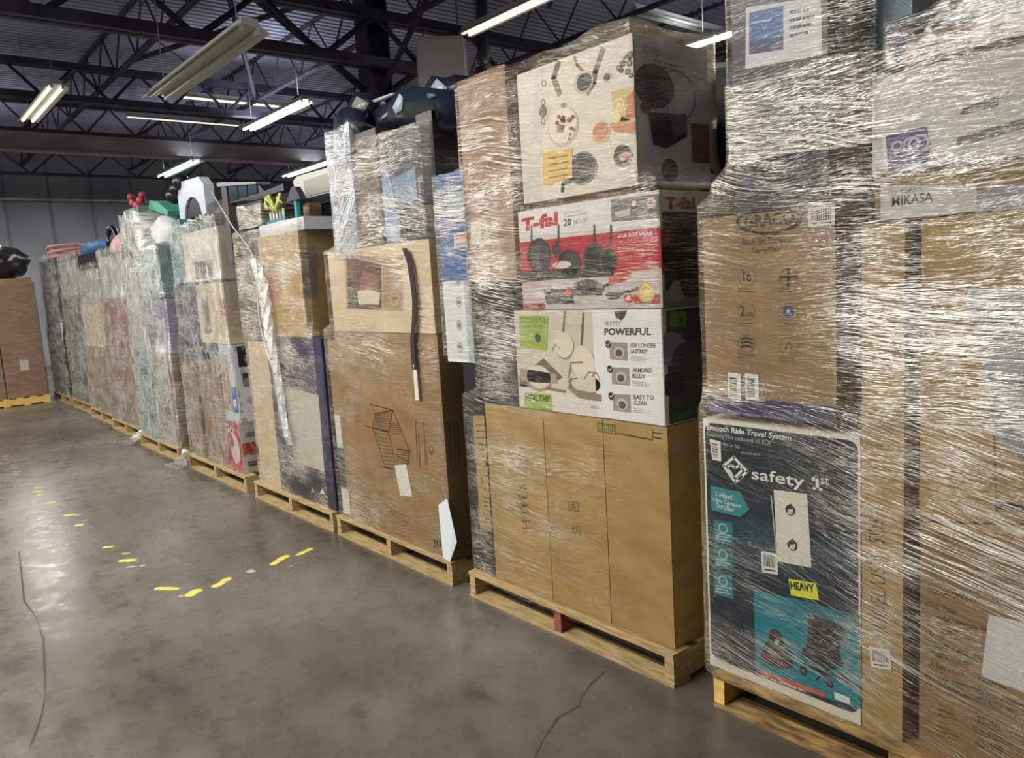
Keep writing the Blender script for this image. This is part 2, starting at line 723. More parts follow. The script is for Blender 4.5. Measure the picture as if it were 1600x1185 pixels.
def film_tail(pts, wd, label, parent=None, name='wrap_tail'):
    """a loose twisted strip of the film"""
    bm = bmesh.new()
    uvl = bm.loops.layers.uv.new('UVMap')
    wl = bm.verts.layers.float.new('wrinkle')
    P = [Vector(p) for p in pts]
    row = []
    for i, p in enumerate(P):
        a = i * .9
        w_ = wd * (1 - .5 * i / len(P))
        ring = []
        for k in range(6):
            t = 2 * PI * k / 6 + a
            v = bm.verts.new(p + Vector((math.cos(t) * w_ * .4, math.cos(t + .8) * w_ * .3, math.sin(t) * w_ * .5)))
            v[wl] = 1.0
            ring.append(v)
        row.append(ring)
    for A, B in zip(row, row[1:]):
        for k in range(6):
            f = bm.faces.new((A[k], A[(k + 1) % 6], B[(k + 1) % 6], B[k]))
            for lp in f.loops:
                lp[uvl].uv = (lp.vert.co.x * 3, lp.vert.co.z * 3)
    o = link(name, bm, FILM_C, parent, loc=None if parent else P[0])
    if not parent:
        tag(o, label, 'plastic wrap')
    return o


# ---------------------------------------------------------------- pallets
PAL_H = 0.125


def pallet(x0, x1, y0, y1, label, wood=WOOD, mid=None, end=None, rot=0):
    cx, cy = (x0 + x1) / 2, (y0 + y1) / 2
    r = empty('wooden_pallet', (cx, cy, 0))
    tag(r, label, 'pallet', 'wooden pallets under the wrapped loads')
    rd = random.Random(int(abs(x0) * 100))
    def part(n, *b, m=wood):
        bm = bmesh.new()
        add_box(bm, *b)
        bevel(bm, .003, 1)
        for v in bm.verts:
            v.co += Vector((rd.uniform(-.001, .001), rd.uniform(-.001, .001), rd.uniform(-.0008, .0008)))
        return link(n, bm, m, r)
    ww = .042
    for i, x in enumerate((x0, cx - ww / 2, x1 - ww)):
        mt = wood
        if i == 1 and mid: mt = mid
        if i == 0 and end: mt = end
        part('stringer', x, x + ww, y0 + .004, y1 - .004, .0165, PAL_H - .0175, m=mt)
    D = y1 - y0
    ny = 7
    bw = .094
    for i in range(ny):
        y = y0 + i * (D - bw) / (ny - 1)
        part('deck_board', x0, x1, y, y + bw, PAL_H - .017, PAL_H)
    for i in range(5):
        y = y0 + i * (D - bw) / 4
        part('bottom_board', x0, x1, y, y + bw, 0, .016)
    if rot:
        r.rotation_euler.z = rot
    return r

# ---------------------------------------------------------------- building
CEIL = 5.75
FX0, FX1, FY0, FY1 = -24.0, 7.0, -9.0, 22.0


def floor_material():
    mt = bpy.data.materials.new('polished_concrete')
    mt.use_nodes = True
    nt = mt.node_tree
    L = nt.links.new
    N = nt.nodes.new
    b = nt.nodes['Principled BSDF']
    tc = N('ShaderNodeTexCoord')
    n1 = N('ShaderNodeTexNoise'); n1.inputs['Scale'].default_value = 0.9; n1.inputs['Detail'].default_value = 6; n1.inputs['Roughness'].default_value = .62
    n2 = N('ShaderNodeTexNoise'); n2.inputs['Scale'].default_value = 7; n2.inputs['Detail'].default_value = 6; n2.inputs['Roughness'].default_value = .7
    n3 = N('ShaderNodeTexNoise'); n3.inputs['Scale'].default_value = 28; n3.inputs['Detail'].default_value = 4
    for n in (n1, n2, n3):
        L(tc.outputs['Object'], n.inputs['Vector'])
    cr = N('ShaderNodeValToRGB')
    e = cr.color_ramp.elements
    e[0].position = .3; e[0].color = (*lin((70, 65, 58)), 1)
    e[1].position = .7; e[1].color = (*lin((114, 110, 102)), 1)
    k = e.new(.5); k.color = (*lin((92, 87, 79)), 1)
    L(n1.outputs['Fac'], cr.inputs['Fac'])
    cr2 = N('ShaderNodeValToRGB')
    e = cr2.color_ramp.elements
    e[0].position = .3; e[0].color = (.62, .6, .57, 1)
    e[1].position = .62; e[1].color = (1.06, 1.05, 1.04, 1)
    L(n2.outputs['Fac'], cr2.inputs['Fac'])
    mx = N('ShaderNodeMix'); mx.data_type = 'RGBA'; mx.blend_type = 'MULTIPLY'; mx.inputs['Factor'].default_value = .8
    L(cr.outputs['Color'], mx.inputs['A']); L(cr2.outputs['Color'], mx.inputs['B'])
    # dark scuffs and oil spots
    cr3 = N('ShaderNodeValToRGB')
    e = cr3.color_ramp.elements
    e[0].position = .22; e[0].color = (.5, .48, .45, 1)
    e[1].position = .42; e[1].color = (1, 1, 1, 1)
    n4 = N('ShaderNodeTexNoise'); n4.inputs['Scale'].default_value = 4.3; n4.inputs['Detail'].default_value = 5
    mp = N('ShaderNodeMapping'); mp.inputs['Scale'].default_value = (1, 2.4, 1); mp.inputs['Rotation'].default_value = (0, 0, .5)
    L(tc.outputs['Object'], mp.inputs['Vector']); L(mp.outputs[0], n4.inputs['Vector']); L(n4.outputs['Fac'], cr3.inputs['Fac'])
    mx2 = N('ShaderNodeMix'); mx2.data_type = 'RGBA'; mx2.blend_type = 'MULTIPLY'; mx2.inputs['Factor'].default_value = .7
    L(mx.outputs['Result'], mx2.inputs['A']); L(cr3.outputs['Color'], mx2.inputs['B'])
    L(mx2.outputs['Result'], b.inputs['Base Color'])
    mr = N('ShaderNodeMapRange')
    mr.inputs['From Min'].default_value = .3; mr.inputs['From Max'].default_value = .7
    mr.inputs['To Min'].default_value = .2; mr.inputs['To Max'].default_value = .38
    L(n2.outputs['Fac'], mr.inputs['Value']); L(mr.outputs[0], b.inputs['Roughness'])
    bp = N('ShaderNodeBump'); bp.inputs['Strength'].default_value = .035; bp.inputs['Distance'].default_value = .02
    L(n3.outputs['Fac'], bp.inputs['Height']); L(bp.outputs[0], b.inputs['Normal'])
    return mt


bm = bmesh.new()
add_box(bm, FX0, FX1, FY0, FY1, -0.2, 0)
FLOOR = struct(link('floor', bm, floor_material(), loc=(0, 0, 0)))


def on_floor(px, py, z=0.0):
    d = ray(px, py)
    return CAM_P + d * ((z - CAM_P.z) / d.z)


# cracks in the slab
CR = M((58, 54, 48), .9)
for pts in ([(30, 862), (38, 940), (58, 968), (68, 1000), (70, 1040), (71, 1085), (66, 1115), (56, 1145), (46, 1170)],
            [(945, 1050), (925, 1068), (908, 1092), (905, 1104), (872, 1122), (850, 1155), (835, 1185)]):
    bm = bmesh.new()
    W = [on_floor(*q) for q in pts]
    V = []
    for i, p in enumerate(W):
        d = (W[min(i + 1, len(W) - 1)] - W[max(0, i - 1)]).normalized()
        n = Vector((-d.y, d.x, 0)) * (.0035 + .0025 * math.sin(i * 2.1))
        V.append((bm.verts.new(p + n + Vector((0, 0, .0006))), bm.verts.new(p - n + Vector((0, 0, .0006)))))
    for a, b in zip(V, V[1:]):
        bm.faces.new((a[0], a[1], b[1], b[0]))
    link('floor_crack', bm, CR, FLOOR)

# worn floor tape: what is left of the dashes
YEL = noisy('worn_yellow_tape', (186, 172, 62), (214, 202, 96), 30, .55, lo=.3, hi=.6)
YEL_P = noisy('faded_tape', (150, 146, 112), (178, 172, 128), 30, .6)
tape = [  # two ends in the photo's frame, width, faded
    (2, 714, 12, 713, .02, 1), (5, 719, 14, 718, .02, 1), (17, 728, 24, 727, .02, 1), (14, 733, 26, 732, .02, 1), (20, 738, 33, 737, .025, 1), (20, 742, 30, 742, .015, 1), (28, 753, 34, 751, .02, 1),
    (45, 752, 50, 751, .02, 1), (43, 758, 50, 756, .015, 1), (53, 763, 65, 762, .02, 0), (50, 769, 65, 768, .025, 0), (57, 775, 65, 773, .025, 0), (72, 787, 88, 785, .03, 0),
    (98, 807, 117, 804, .035, 0), (117, 805, 125, 806, .02, 1), (116, 822, 131, 820, .03, 0), (127, 815, 137, 813, .015, 1), (160, 856, 177, 855, .025, 0), (190, 866, 203, 865, .02, 1),
    (186, 877, 213, 876, .035, 0), (198, 887, 212, 886, .02, 1), (218, 885, 228, 884, .018, 1), (242, 920, 280, 921, .032, 0), (279, 932, 288, 933, .015, 1),
    (292, 933, 312, 921, .045, 0), (333, 919, 360, 903, .035, 0), (387, 892, 396, 895, .03, 1), (424, 884, 450, 868, .035, 0), (463, 869, 488, 857, .03, 0), (453, 885, 457, 886, .015, 1)]
bm = bmesh.new()
rd = random.Random(5)
for x0_, y0_, x1_, y1_, wd, fd in tape:
    wd *= 1.5
    A_, B2 = on_floor(x0_, y0_), on_floor(x1_, y1_)
    dd = (B2 - A_).normalized()
    nn_ = Vector((-dd.y, dd.x, 0))
    n = 8
    up, lo_ = [], []
    for i in range(n):
        p = A_.lerp(B2, i / (n - 1)) + Vector((0, 0, .0012))
        e = wd * .5 * (1 if 0 < i < n - 1 else .5)
        up.append(bm.verts.new(p + nn_ * e * rd.uniform(.7, 1.1)))
        lo_.append(bm.verts.new(p - nn_ * e * rd.uniform(.7, 1.1)))
    for i in range(n - 1):
        f = bm.faces.new((up[i], lo_[i], lo_[i + 1], up[i + 1]))
        f.material_index = 1 if fd else 0
struct(link('floor_marking', bm, [YEL, YEL_P], loc=(-4, 1, .001)))

# walls
WALLM = noisy('wall_panel_grey', (132, 135, 144), (160, 162, 168), 1.4, .6, (1, .5, .4), bump=.02)
WALLD = noisy('wall_back_grey', (70, 72, 84), (86, 88, 98), 1.0, .8)


def wall(name, *b, m=WALLM):
    bm = bmesh.new()
    add_box(bm, *b)
    return struct(link(name, bm, m))


WL = wall('wall_left', FX0 + .001, FX0 + 1.5, FY0, FY1, 0, CEIL)
wall('wall_back', FX0 + 1.5, FX1, FY1 - .2, FY1, 0, CEIL, m=WALLD)
wall('wall_right', FX1 - .2, FX1, FY0, FY1 - .2, 0, CEIL, m=WALLD)
wall('wall_front', FX0 + 1.5, FX1 - .2, FY0, FY0 + .2, 0, CEIL, m=WALLD)
WX = FX0 + 1.5
bm = bmesh.new()
y = FY0 + .5
while y < FY1 - 1:
    add_box(bm, WX, WX + .025, y, y + .05, .0, 5.0)
    y += .96
link('panel_seams', bm, noisy('seam_grey', (108, 111, 122), (124, 127, 136), 2, .6), WL)
bm = bmesh.new()
add_tube(bm, [(WX + .18, FY0 + .3, 4.13), (WX + .18, FY1 - .4, 4.13)], .045, 10)
y = FY0 + 2
while y < FY1:
    add_box(bm, WX, WX + .2, y, y + .04, 4.06, 4.1)
    y += 3.3
o = link('wall_pipe', bm, noisy('galvanised', (150, 152, 156), (178, 180, 184), 3, .35, metal=.4), loc=(WX + .18, 0, 4.13))
tag(o, 'long horizontal grey pipe running along the far wall', 'pipe')

# corrugated roof deck
DECK = noisy('roof_deck', (150, 152, 172), (186, 188, 206), .8, .5, (1, .4, 1))
bm = bmesh.new()
p = 0.152
x = FX0
prof = []
while x < FX1:
    prof += [(x, CEIL), (x + .05, CEIL), (x + .062, CEIL - .08), (x + .138, CEIL - .08)]
    x += p
lowv = [bm.verts.new((a, FY0, c)) for a, c in prof]
upv = [bm.verts.new((a, FY1, c)) for a, c in prof]
for i in range(len(prof) - 1):
    f = bm.faces.new((lowv[i], lowv[i + 1], upv[i + 1], upv[i]))
    f.material_index = 0
struct(link('ceiling', bm, DECK, loc=(0, 0, CEIL)))


def joist(axis, a0, a1, c, ztop, zbot, pitch, mat=STEEL, ch=.045, wr=.016, name='roof_beam', zz=True):
    """open web joist: two chords and a zigzag web"""
    bm = bmesh.new()

    def P(a, d, z):
        return (a, c + d, z) if axis == 'x' else (c + d, a, z)
    for z0, z1 in ((ztop - ch, ztop), (zbot, zbot + ch)):
        for d in (-ch * .9, ch * .15):
            p0, p1 = P(a0, d, z0), P(a1, d + ch * .75, z1)
            add_box(bm, min(p0[0], p1[0]), max(p0[0], p1[0]), min(p0[1], p1[1]), max(p0[1], p1[1]), z0, z1)
    n = int((a1 - a0) / pitch)
    for i in range(n):
        a = a0 + i * pitch
        add_tube(bm, [P(a, 0, zbot + ch * .5), P(a + pitch / 2, 0, ztop - ch * .5), P(a + pitch, 0, zbot + ch * .5)], wr, 5, cap=False)
    return struct(link(name, bm, mat, loc=P((a0 + a1) / 2, 0, zbot)))


for i, y in enumerate([-6.5, -4.0, -1.5, 1.0, 3.5, 6.0, 8.6, 11.2, 13.8, 16.4]):
    joist('x', FX0 + 1.5, FX1 - .2, y, CEIL - .06, 4.95, 1.15)
joist('y', FY0 + .2, FY1 - .2, -14.0, 4.95 + .3, 4.66, .95, ch=.1, wr=.03)
joist('y', FY0 + .2, FY1 - .2, -8.85, 4.95, 4.25, 1.5, ch=.12, wr=.04)
joist('y', FY0 + .2, FY1 - .2, -17.0, 5.3, 4.74, .9, ch=.06, wr=.022)
joist('y', FY0 + .2, FY1 - .2, -20.2, 4.95, 4.4, 1.1, ch=.06, wr=.025)
bm = bmesh.new()
add_box(bm, -17.06, -16.94, FY0 + .2, FY1 - .2, 4.40, 4.73)
add_box(bm, -17.12, -16.88, FY0 + .2, FY1 - .2, 4.37, 4.40)
struct(link('roof_beam', bm, STEEL_L, loc=(-17, 0, 4.4)))
# column with knee braces
bm = bmesh.new()
cx, cy = -9.0, 5.5
add_box(bm, cx - .15, cx + .15, cy - .16, cy - .145, 0, CEIL - .06)
add_box(bm, cx - .15, cx + .15, cy + .145, cy + .16, 0, CEIL - .06)
add_box(bm, cx - .01, cx + .01, cy - .145, cy + .145, 0, CEIL - .06)
add_box(bm, cx - .2, cx + .2, cy - .2, cy + .2, 0, .02)
struct(link('column', bm, STEEL, loc=(cx, cy, 0)))
bm = bmesh.new()
for (ax, ay) in ((1.6, 0), (-1.6, 0), (0, 1.7), (0, -1.7)):
    add_tube(bm, [(cx + ax * .1, cy + ay * .1, 4.0), (cx + ax, cy + ay, 5.0)], .045, 4)
struct(link('roof_beam', bm, STEEL, loc=(cx, cy, 4)))
for (xa, ya, xb, yb) in ((-12.5, 3.5, -8.9, 6.0), (-6.0, 6.0, -8.9, 8.6), (-14, 6, -8.9, 3.5), (-4, 3.5, -7.5, 8.6), (-5, 8.6, -2.5, 13.8)):
    bm = bmesh.new()
    add_tube(bm, [(xa, ya, 4.98), (xb, yb, 5.55)], .04, 4)
    struct(link('roof_beam', bm, STEEL, loc=((xa + xb) / 2, (ya + yb) / 2, 5.2)))


# ---------------------------------------------------------------- strip lights
def emis(name, rgb, st):
    mt = bpy.data.materials.new(name)
    mt.use_nodes = True
    b = mt.node_tree.nodes['Principled BSDF']
    b.inputs['Base Color'].default_value = (.8, .8, .8, 1)
    b.inputs['Emission Color'].default_value = (*lin(rgb), 1)
    b.inputs['Emission Strength'].default_value = st
    return mt


TUBE_ON = emis('tube_lit', (255, 250, 240), 9)
TUBE_COOL = emis('tube_cool', (190, 255, 235), 1.3)
TUBE_DIM = emis('tube_dim', (255, 246, 225), .55)
TUBE_OFF = M((206, 204, 190), .3)


def strip_light(axis, a0, a1, c, z, label, state='on', wd=.2, power=0, hang=True, col=(1, .965, .9), refl=True):
    r = empty('strip_light', ((a0 + a1) / 2, c, z) if axis == 'x' else (c, (a0 + a1) / 2, z))
    tag(r, label, 'light', 'fluorescent strip lights under the roof')
    P = (lambda a, d, zz: (a, c + d, zz)) if axis == 'x' else (lambda a, d, zz: (c + d, a, zz))
    bm = bmesh.new()
    h = wd / 2
    prof = [(-h, z + .005), (-h * .45, z + .055), (-h * .4, z + .10), (h * .4, z + .10), (h * .45, z + .055), (h, z + .005), (h * .96, z), (h * .4, z + .045), (-h * .4, z + .045), (-h * .96, z)]
    A = [bm.verts.new(P(a0, d, q)) for d, q in prof]
    B = [bm.verts.new(P(a1, d, q)) for d, q in prof]
    n = len(prof)
    for i in range(n):
        bm.faces.new((A[i], B[i], B[(i + 1) % n], A[(i + 1) % n]))
    bm.faces.new(A)
    bm.faces.new(B[::-1])
    link('housing', bm, WHITE_E, r)
    mt = {'on': TUBE_ON, 'cool': TUBE_COOL, 'dim': TUBE_DIM, 'off': TUBE_OFF}[state]
    for s in (-1, 1):
        bm = bmesh.new()
        add_tube(bm, [P(a0 + .03, s * h * .45, z + .018), P(a1 - .03, s * h * .45, z + .016)], .022 if state != 'on' else .028, 8)  # lit tubes made thicker to stand in for their glow
        link('fluorescent_tube', bm, mt, r)
        for a in (a0 + .005, a1 - .04):
            bm = bmesh.new()
            q0, q1 = P(a, s * h * .45 - .015, 0), P(a + .035, s * h * .45 + .015, 0)
            add_box(bm, min(q0[0], q1[0]), max(q0[0], q1[0]), min(q0[1], q1[1]), max(q0[1], q1[1]), z - .004, z + .05)
            link('lamp_holder', bm, WHITE_E, r)
    if hang:
        for a in (a0 + .25, a1 - .25):
            bm = bmesh.new()
            add_tube(bm, [P(a, 0, z + .1), P(a, 0, CEIL - .05)], .005, 5)
            link('hanging_wire', bm, M((150, 150, 155), .4), r)
    if power:
        ld = bpy.data.lights.new('strip_glow', 'AREA')
        ld.shape = 'RECTANGLE'
        ld.size = a1 - a0
        ld.size_y = .16
        ld.energy = power
        ld.color = col
        lo = bpy.data.objects.new('strip_glow', ld)
        COL.objects.link(lo)
        lo.parent = r
        lo.location = (0, 0, -.012)
        if axis == 'y':
            lo.rotation_euler.z = PI / 2
        ud = bpy.data.lights.new('added_uplight', 'AREA')  # uplight added above the housing to brighten the roof deck
        ud.shape = 'RECTANGLE'
        ud.size = a1 - a0
        ud.size_y = .5
        ud.energy = power * .13
        ud.color = (.82, .88, 1)
        uo = bpy.data.objects.new('added_uplight', ud)
        COL.objects.link(uo)
        uo.parent = r
        uo.location = (0, 0, .16)
        uo.rotation_euler = (PI, 0, PI / 2 if axis == 'y' else 0)
    return r


PW = 95
strip_light('x', -8.42, -5.98, 2.58, 3.5, 'large unlit white twin-tube strip light hanging low over the wrapped row', 'off', wd=.32)
strip_light('x', -14.1, -11.66, 5.82, 4.45, 'brightly lit strip light beside the black and white machines atop the stacks', 'on', power=PW, wd=.28)
strip_light('x', -7.7, -5.26, 6.0, 4.42, 'cream twin-tube strip light, barely lit, above the grey square heater', 'dim', wd=.22)
strip_light('x', -7.1, -4.66, 9.6, 4.62, 'brightly lit strip light just behind the printed cookware carton', 'on', power=PW, wd=.28)
strip_light('x', -4.75, -2.3, 11.9, 4.5, 'brightly lit strip light behind the tall wrapped stack with the purple square', 'on', power=PW, wd=.28)
strip_light('x', -19.0, -16.55, 5.7, 4.27, 'strip light with greenish glowing tubes hung below the grey girder', 'cool', power=45, wd=.34, col=(.75, 1, .9))
strip_light('x', -18.4, -15.95, 8.45, 4.3, 'lit strip light low over the white machine on the stacks', 'on', power=PW * .6, wd=.3)
strip_light('x', -14.5, -12.05, 2.42, 4.4, 'dim twin-tube strip light with open ends near the far girder', 'dim', wd=.3)
strip_light('x', -19.2, -17.6, 2.3, 4.25, 'lit strip light at the picture edge under the far girder', 'on', power=PW * .6)
strip_light('y', 4.3, 6.5, -16.1, 4.95, 'narrow pale cross-running strip light just above the far girder', 'dim', wd=.14, hang=False)
strip_light('y', 4.4, 6.9, -14.4, 5.0, 'pale twin cross-running strip light next to the bright lit tube', 'dim', wd=.22, hang=False)
strip_light('y', 4.3, 5.9, -9.9, 5.2, 'pale cross-running strip light high above the steel column', 'off', wd=.12, hang=False)
strip_light('y', 8.6, 10.6, -7.25, 5.0, 'cross-running unlit twin strip light above the cookware carton', 'off', wd=.2, hang=False)
for k, (x, y, pw) in enumerate(((-3.1, -1.2, 1.35), (-6.9, -1.2, 1.2), (-11.2, -1.2, 1.1), (-15.5, -1.0, .8), (-3.3, -5.0, 1.3), (-9.0, -5.0, .9), (-16, -5.0, .8), (-3.3, -7.4, .9), (-2.0, 7.4, .8), (-20.5, 12.5, .8), (-13, 13, .7))):
    strip_light('x', x - 1.22, x + 1.22, y, 4.5 if y < -2 or y > 2 else 4.0, 'lit strip light over the open aisle', 'on', power=PW * pw)

# cable loop, white heater, flue
bm = bmesh.new()
add_tube(bm, [(-10.7 + .25 * math.sin(t * .5), 3.45 + .3 * math.cos(t * .55), 5.6 - .09 * t) for t in range(0, 12)], .01, 5)
o = link('loose_cable', bm, M((90, 90, 98), .5), loc=(-10.7, 3.4, 4.6))
tag(o, 'thin grey cable looping down from the roof above the hanging light', 'cable')
c = CAM_P + ray(692, 106) * (8.9 / 1.0)
d = ray(692, 100); d.z = 0; d.normalize()
s_ = Vector((-d.y, d.x, 0))
bm = bmesh.new()
bmesh.ops.create_cube(bm, size=1)
bmesh.ops.scale(bm, verts=bm.verts, vec=(.58, .42, .60))
bmesh.ops.bevel(bm, geom=[e for e in bm.edges], offset=.04, segments=3, affect='EDGES')
Rz = Matrix.Rotation(math.atan2(d.y, d.x) - PI / 2, 4, 'Z')
bm.transform(Matrix.Translation(c) @ Rz)
HE = tag(link('unit_heater', bm, noisy('heater_grey', (186, 186, 178), (198, 198, 190), 2, .5), loc=c), 'pale grey square unit heater hung beside the steel column', 'heater')
bm = bmesh.new()
for sx in (-.2, .2):
    q = c + (Rz @ Vector((sx, 0, .3)))
    add_tube(bm, [q, (q.x, q.y, CEIL - .05)], .008, 5)
link('hanging_rod', bm, STEEL, HE)
q = CAM_P + ray(756, 98) * 10.2
bm = bmesh.new()
add_tube(bm, [q + Vector((-.12, .02, -.12)), q + Vector((-.05, 0, -.08)), q + Vector((0, 0, 0)), q + Vector((.01, 0, .12)), Vector((q.x, q.y, CEIL - .05))], .085, 12)
tag(link('flue_pipe', bm, noisy('flue_metal', (74, 74, 80), (100, 100, 106), 5, .4, metal=.6), loc=q), 'bent grey metal flue pipe rising beside the square heater', 'pipe')

# ================================================================ load with the safety carton (the one nearest the camera)
Y = 2.095
P0 = PAL_H + .001
CREAM = (222, 218, 200)
NAVY = (22, 40, 50)
TEAL = (36, 136, 140)
TEAL_B = (18, 126, 138)
INK = (34, 30, 28)
WHT = (226, 226, 218)

pallet(-1.50, -.28, 2.06, 3.08, 'wooden pallet under the nearest wrapped load, pale end block at its corner', wood=WOOD_D, end=WOOD_Y)

# dark navy travel-system carton
b = box(-1.535, -1.006, Y, 2.9, P0, .998, M(CREAM, .5), 'tall cream-edged dark navy carton with white safety lettering and teal panel', tape=False)
a = Art(b, 'F', Y, (-1.535, -1.006, P0, .998))
a.rr(-1.528, -1.012, P0 + .03, .985, .03, NAVY, 0)
a.uv([(-1.52, .62), (-1.35, .70), (-1.2, .66), (-1.02, .7), (-1.02, .6), (-1.3, .52), (-1.52, .5)], (26, 58, 68), 1)
a.text('Smooth Ride Travel System', (1104, 674), (1236, 692), (1105, 663), WHT, bold=.02)
a.text('featuring The onBoard 35 FLX', (1104, 683), (1205, 698), (1104, 675), (170, 176, 176))
a.text('Infant Car Seat', (1128, 696), (1156, 701), (1128, 690), (170, 176, 176))
a.lines([(1158, 712), (1198, 717), (1198, 708), (1158, 702)], 1, (120, 128, 130), fill=.3)
# diamond with heart
DI = [(1147, 713), (1169, 737), (1151, 754), (1130, 727)]
a.line([(1154, 749), (1168, 737), (1147, 715), (1131, 728), (1149, 754)], .009, WHT, 2)
a.line([(1149, 754), (1160, 745)], .009, WHT, 2)
a.line([(1146, 745), (1137, 731), (1142, 727), (1149, 731), (1156, 728), (1161, 734), (1150, 745)], .008, WHT, 2)
a.text('safety', (1175, 754), (1257, 768), (1175, 731), WHT, bold=.012)
a.line([(1270, 750), (1276, 745), (1278, 764)], .010, WHT, 2)
a.line([(1271, 763), (1284, 765)], .007, WHT, 2)
a.text('st', (1283, 756), (1296, 758), (1283, 745), WHT, bold=.005)
a.poly([(1111, 759), (1157, 769), (1171, 796), (1157, 808), (1112, 797)], TEAL, 2)
a.text('1-Hand', (1119, 776), (1144, 781), (1119, 768), WHT, 3)
a.text('Ultra Compact', (1114, 785), (1158, 796), (1115, 777), WHT, 3)
a.text('Stroller', (1120, 793), (1148, 801), (1120, 785), WHT, 3)
for i, (t, h) in enumerate(((812, 41), (853, 40), (894, 42))):
    a.poly([(1115, t), (1144, t + 5), (1147, t + h), (1117, t + h - 7)], (44, 116, 120), 2)
    a.disc(1130, t + 14, 8, (150, 196, 194), 3, hole=.75)
    a.lines([(1119, t + h - 10), (1144, t + h - 5), (1144, t + 24), (1119, t + 19)], 3, (170, 206, 204), 3, .5, seed=i)
a.poly([(1178, 921), (1343, 962), (1345, 1108), (1181, 1055)], TEAL_B, 2)
a.poly([(1240, 935), (1343, 962), (1343, 985), (1240, 962)], (24, 110, 122), 3)
# infant seat picture
DK = (24, 22, 28)
a.disc(1213, 1003, 20, DK, 4, .62)
a.disc(1213, 997, 13, (60, 34, 42), 5, .6)
a.poly([(1194, 1012), (1200, 1000), (1236, 1018), (1240, 1042), (1226, 1047), (1205, 1040), (1188, 1028)], DK, 5)
a.poly([(1192, 1026), (1236, 1044), (1236, 1040), (1194, 1020)], (120, 44, 56), 6)
a.poly([(1213, 998), (1219, 1001), (1216, 1008), (1211, 1005)], (196, 196, 180), 7)
# stroller picture
a.poly([(1264, 960), (1320, 978), (1312, 1018), (1317, 1040), (1300, 1048), (1262, 1030), (1250, 1024), (1262, 1004)], (42, 36, 42), 4)
a.poly([(1268, 985), (1300, 996), (1298, 1016), (1268, 1006)], (22, 20, 26), 5)
a.poly([(1255, 1036), (1326, 1062), (1325, 1068), (1262, 1044)], (28, 26, 32), 5)
a.line([(1262, 1022), (1300, 1072)], .006, (28, 26, 32), 5)
a.line([(1312, 1030), (1276, 1062)], .006, (28, 26, 32), 5)
for q in ((1256, 1048), (1297, 1068), (1320, 1062)):
    a.disc(*q, 7, (20, 18, 24), 6, .8)
    a.disc(*q, 3.5, (90, 96, 104), 7, .8)
a.poly([(1186, 1046), (1290, 1083), (1290, 1090), (1186, 1053)], (206, 78, 60), 5)
a.lines([(1190, 1058), (1280, 1090), (1280, 1086), (1190, 1053)], 1, (190, 200, 196), 5, .6)
a.poly([(1304, 1081), (1328, 1090), (1329, 1101), (1305, 1092)], WHT, 5)
a.done()
a = Art(b, 'F', Y, None, base=.0040)
a.barcode([(1114, 718), (1128, 721), (1127, 690), (1110, 686)], vert=True, seed=4)
a.done('sticker_label')
a = Art(b, 'F', Y, None, base=.0042)
a.poly([(1216, 877), (1269, 887), (1262, 772), (1210, 765)], (216, 214, 200), 0)
for cy_ in (797, 852):
    cx_ = 1236 + (cy_ - 797) * .06
    a.disc(cx_, cy_, 8.5, INK, 1, .95)
    a.poly([(cx_ - 9, cy_ - 2), (cx_, cy_ - 11), (cx_ + 9, cy_ - 1)], INK, 2)
    a.disc(cx_, cy_ + 2, 4.5, (216, 214, 200), 2, .95, hole=.5)
    a.line([(cx_ - 4, cy_ + 5), (cx_ + 4, cy_ - 1)], .004, (216, 214, 200), 3)
a.line([(1206, 775), (1215, 870)], .004, (180, 180, 170), 0)
a.done('sticker_label', 'tall white sticker with two round black symbols')
a = Art(b, 'F', Y, None, base=.0042)
a.barcode([(1192, 894), (1217, 898), (1215, 865), (1190, 861)], vert=False, seed=9)
a.done('sticker_label')
a = Art(b, 'F', Y, None, base=.0042)
a.poly([(1237, 930), (1281, 938), (1276, 911), (1233, 904)], (222, 220, 40), 0)
a.text('HEAVY', (1237, 921), (1275, 926), (1235, 908), (30, 40, 20), 1, bold=.05)
a.done('warning_sticker', 'yellow sticker reading HEAVY')

# graco carton
b = box(-1.515, -1.074, Y, 2.75, 1.022, 1.648, 'd', 'plain brown stroller carton with printed circle icons and a blue bottom band', tape=False)
a = Art(b, 'F', Y, (-1.515, -1.074, 1.022, 1.648))
BR = (58, 40, 24)
a.rect(-1.515, -1.074, 1.022, 1.078, (48, 46, 84), 0)
a.lines([(1108, 645), (1300, 678), (1300, 664), (1108, 632)], 1, (110, 108, 140), 1, .5)
# oval crest
def oval(a, pts, col, wd):
    a.line(pts, wd, col, 2)
ov = []
for k in range(25):
    t = 2 * PI * k / 24
    ov.append((1202 + 50 * math.cos(t), 345 - 3 * math.cos(t) + 19 * math.sin(t)))
a.line(ov, .006, BR, 2)
a.line([(1150, 345), (1163, 356), (1202, 371), (1241, 352), (1255, 334)], .004, BR, 2)
a.text('GRACO', (1163, 356), (1241, 350), (1163, 337), BR, 3, bold=.02)
a.text('Ready2Jet Compact', (1160, 386), (1236, 381), (1160, 374), BR, 2)
a.text('Stroller', (1175, 396), (1220, 393), (1175, 388), BR, 2)
for px_, py_ in ((1167, 433), (1232, 433), (1166, 487), (1232, 487), (1167, 536), (1232, 541)):
    a.disc(px_, py_, 14, (120, 88, 52), 1, 1.15, hole=.93)
    a.lines([(px_ - 14, py_ + 24), (px_ + 15, py_ + 25), (px_ + 15, py_ + 17), (px_ - 14, py_ + 16)], 2, (96, 68, 40), 2, .4, seed=int(px_ + py_))
a.text('16', (1161, 440), (1174, 440), (1161, 424), BR, 2, bold=.02)
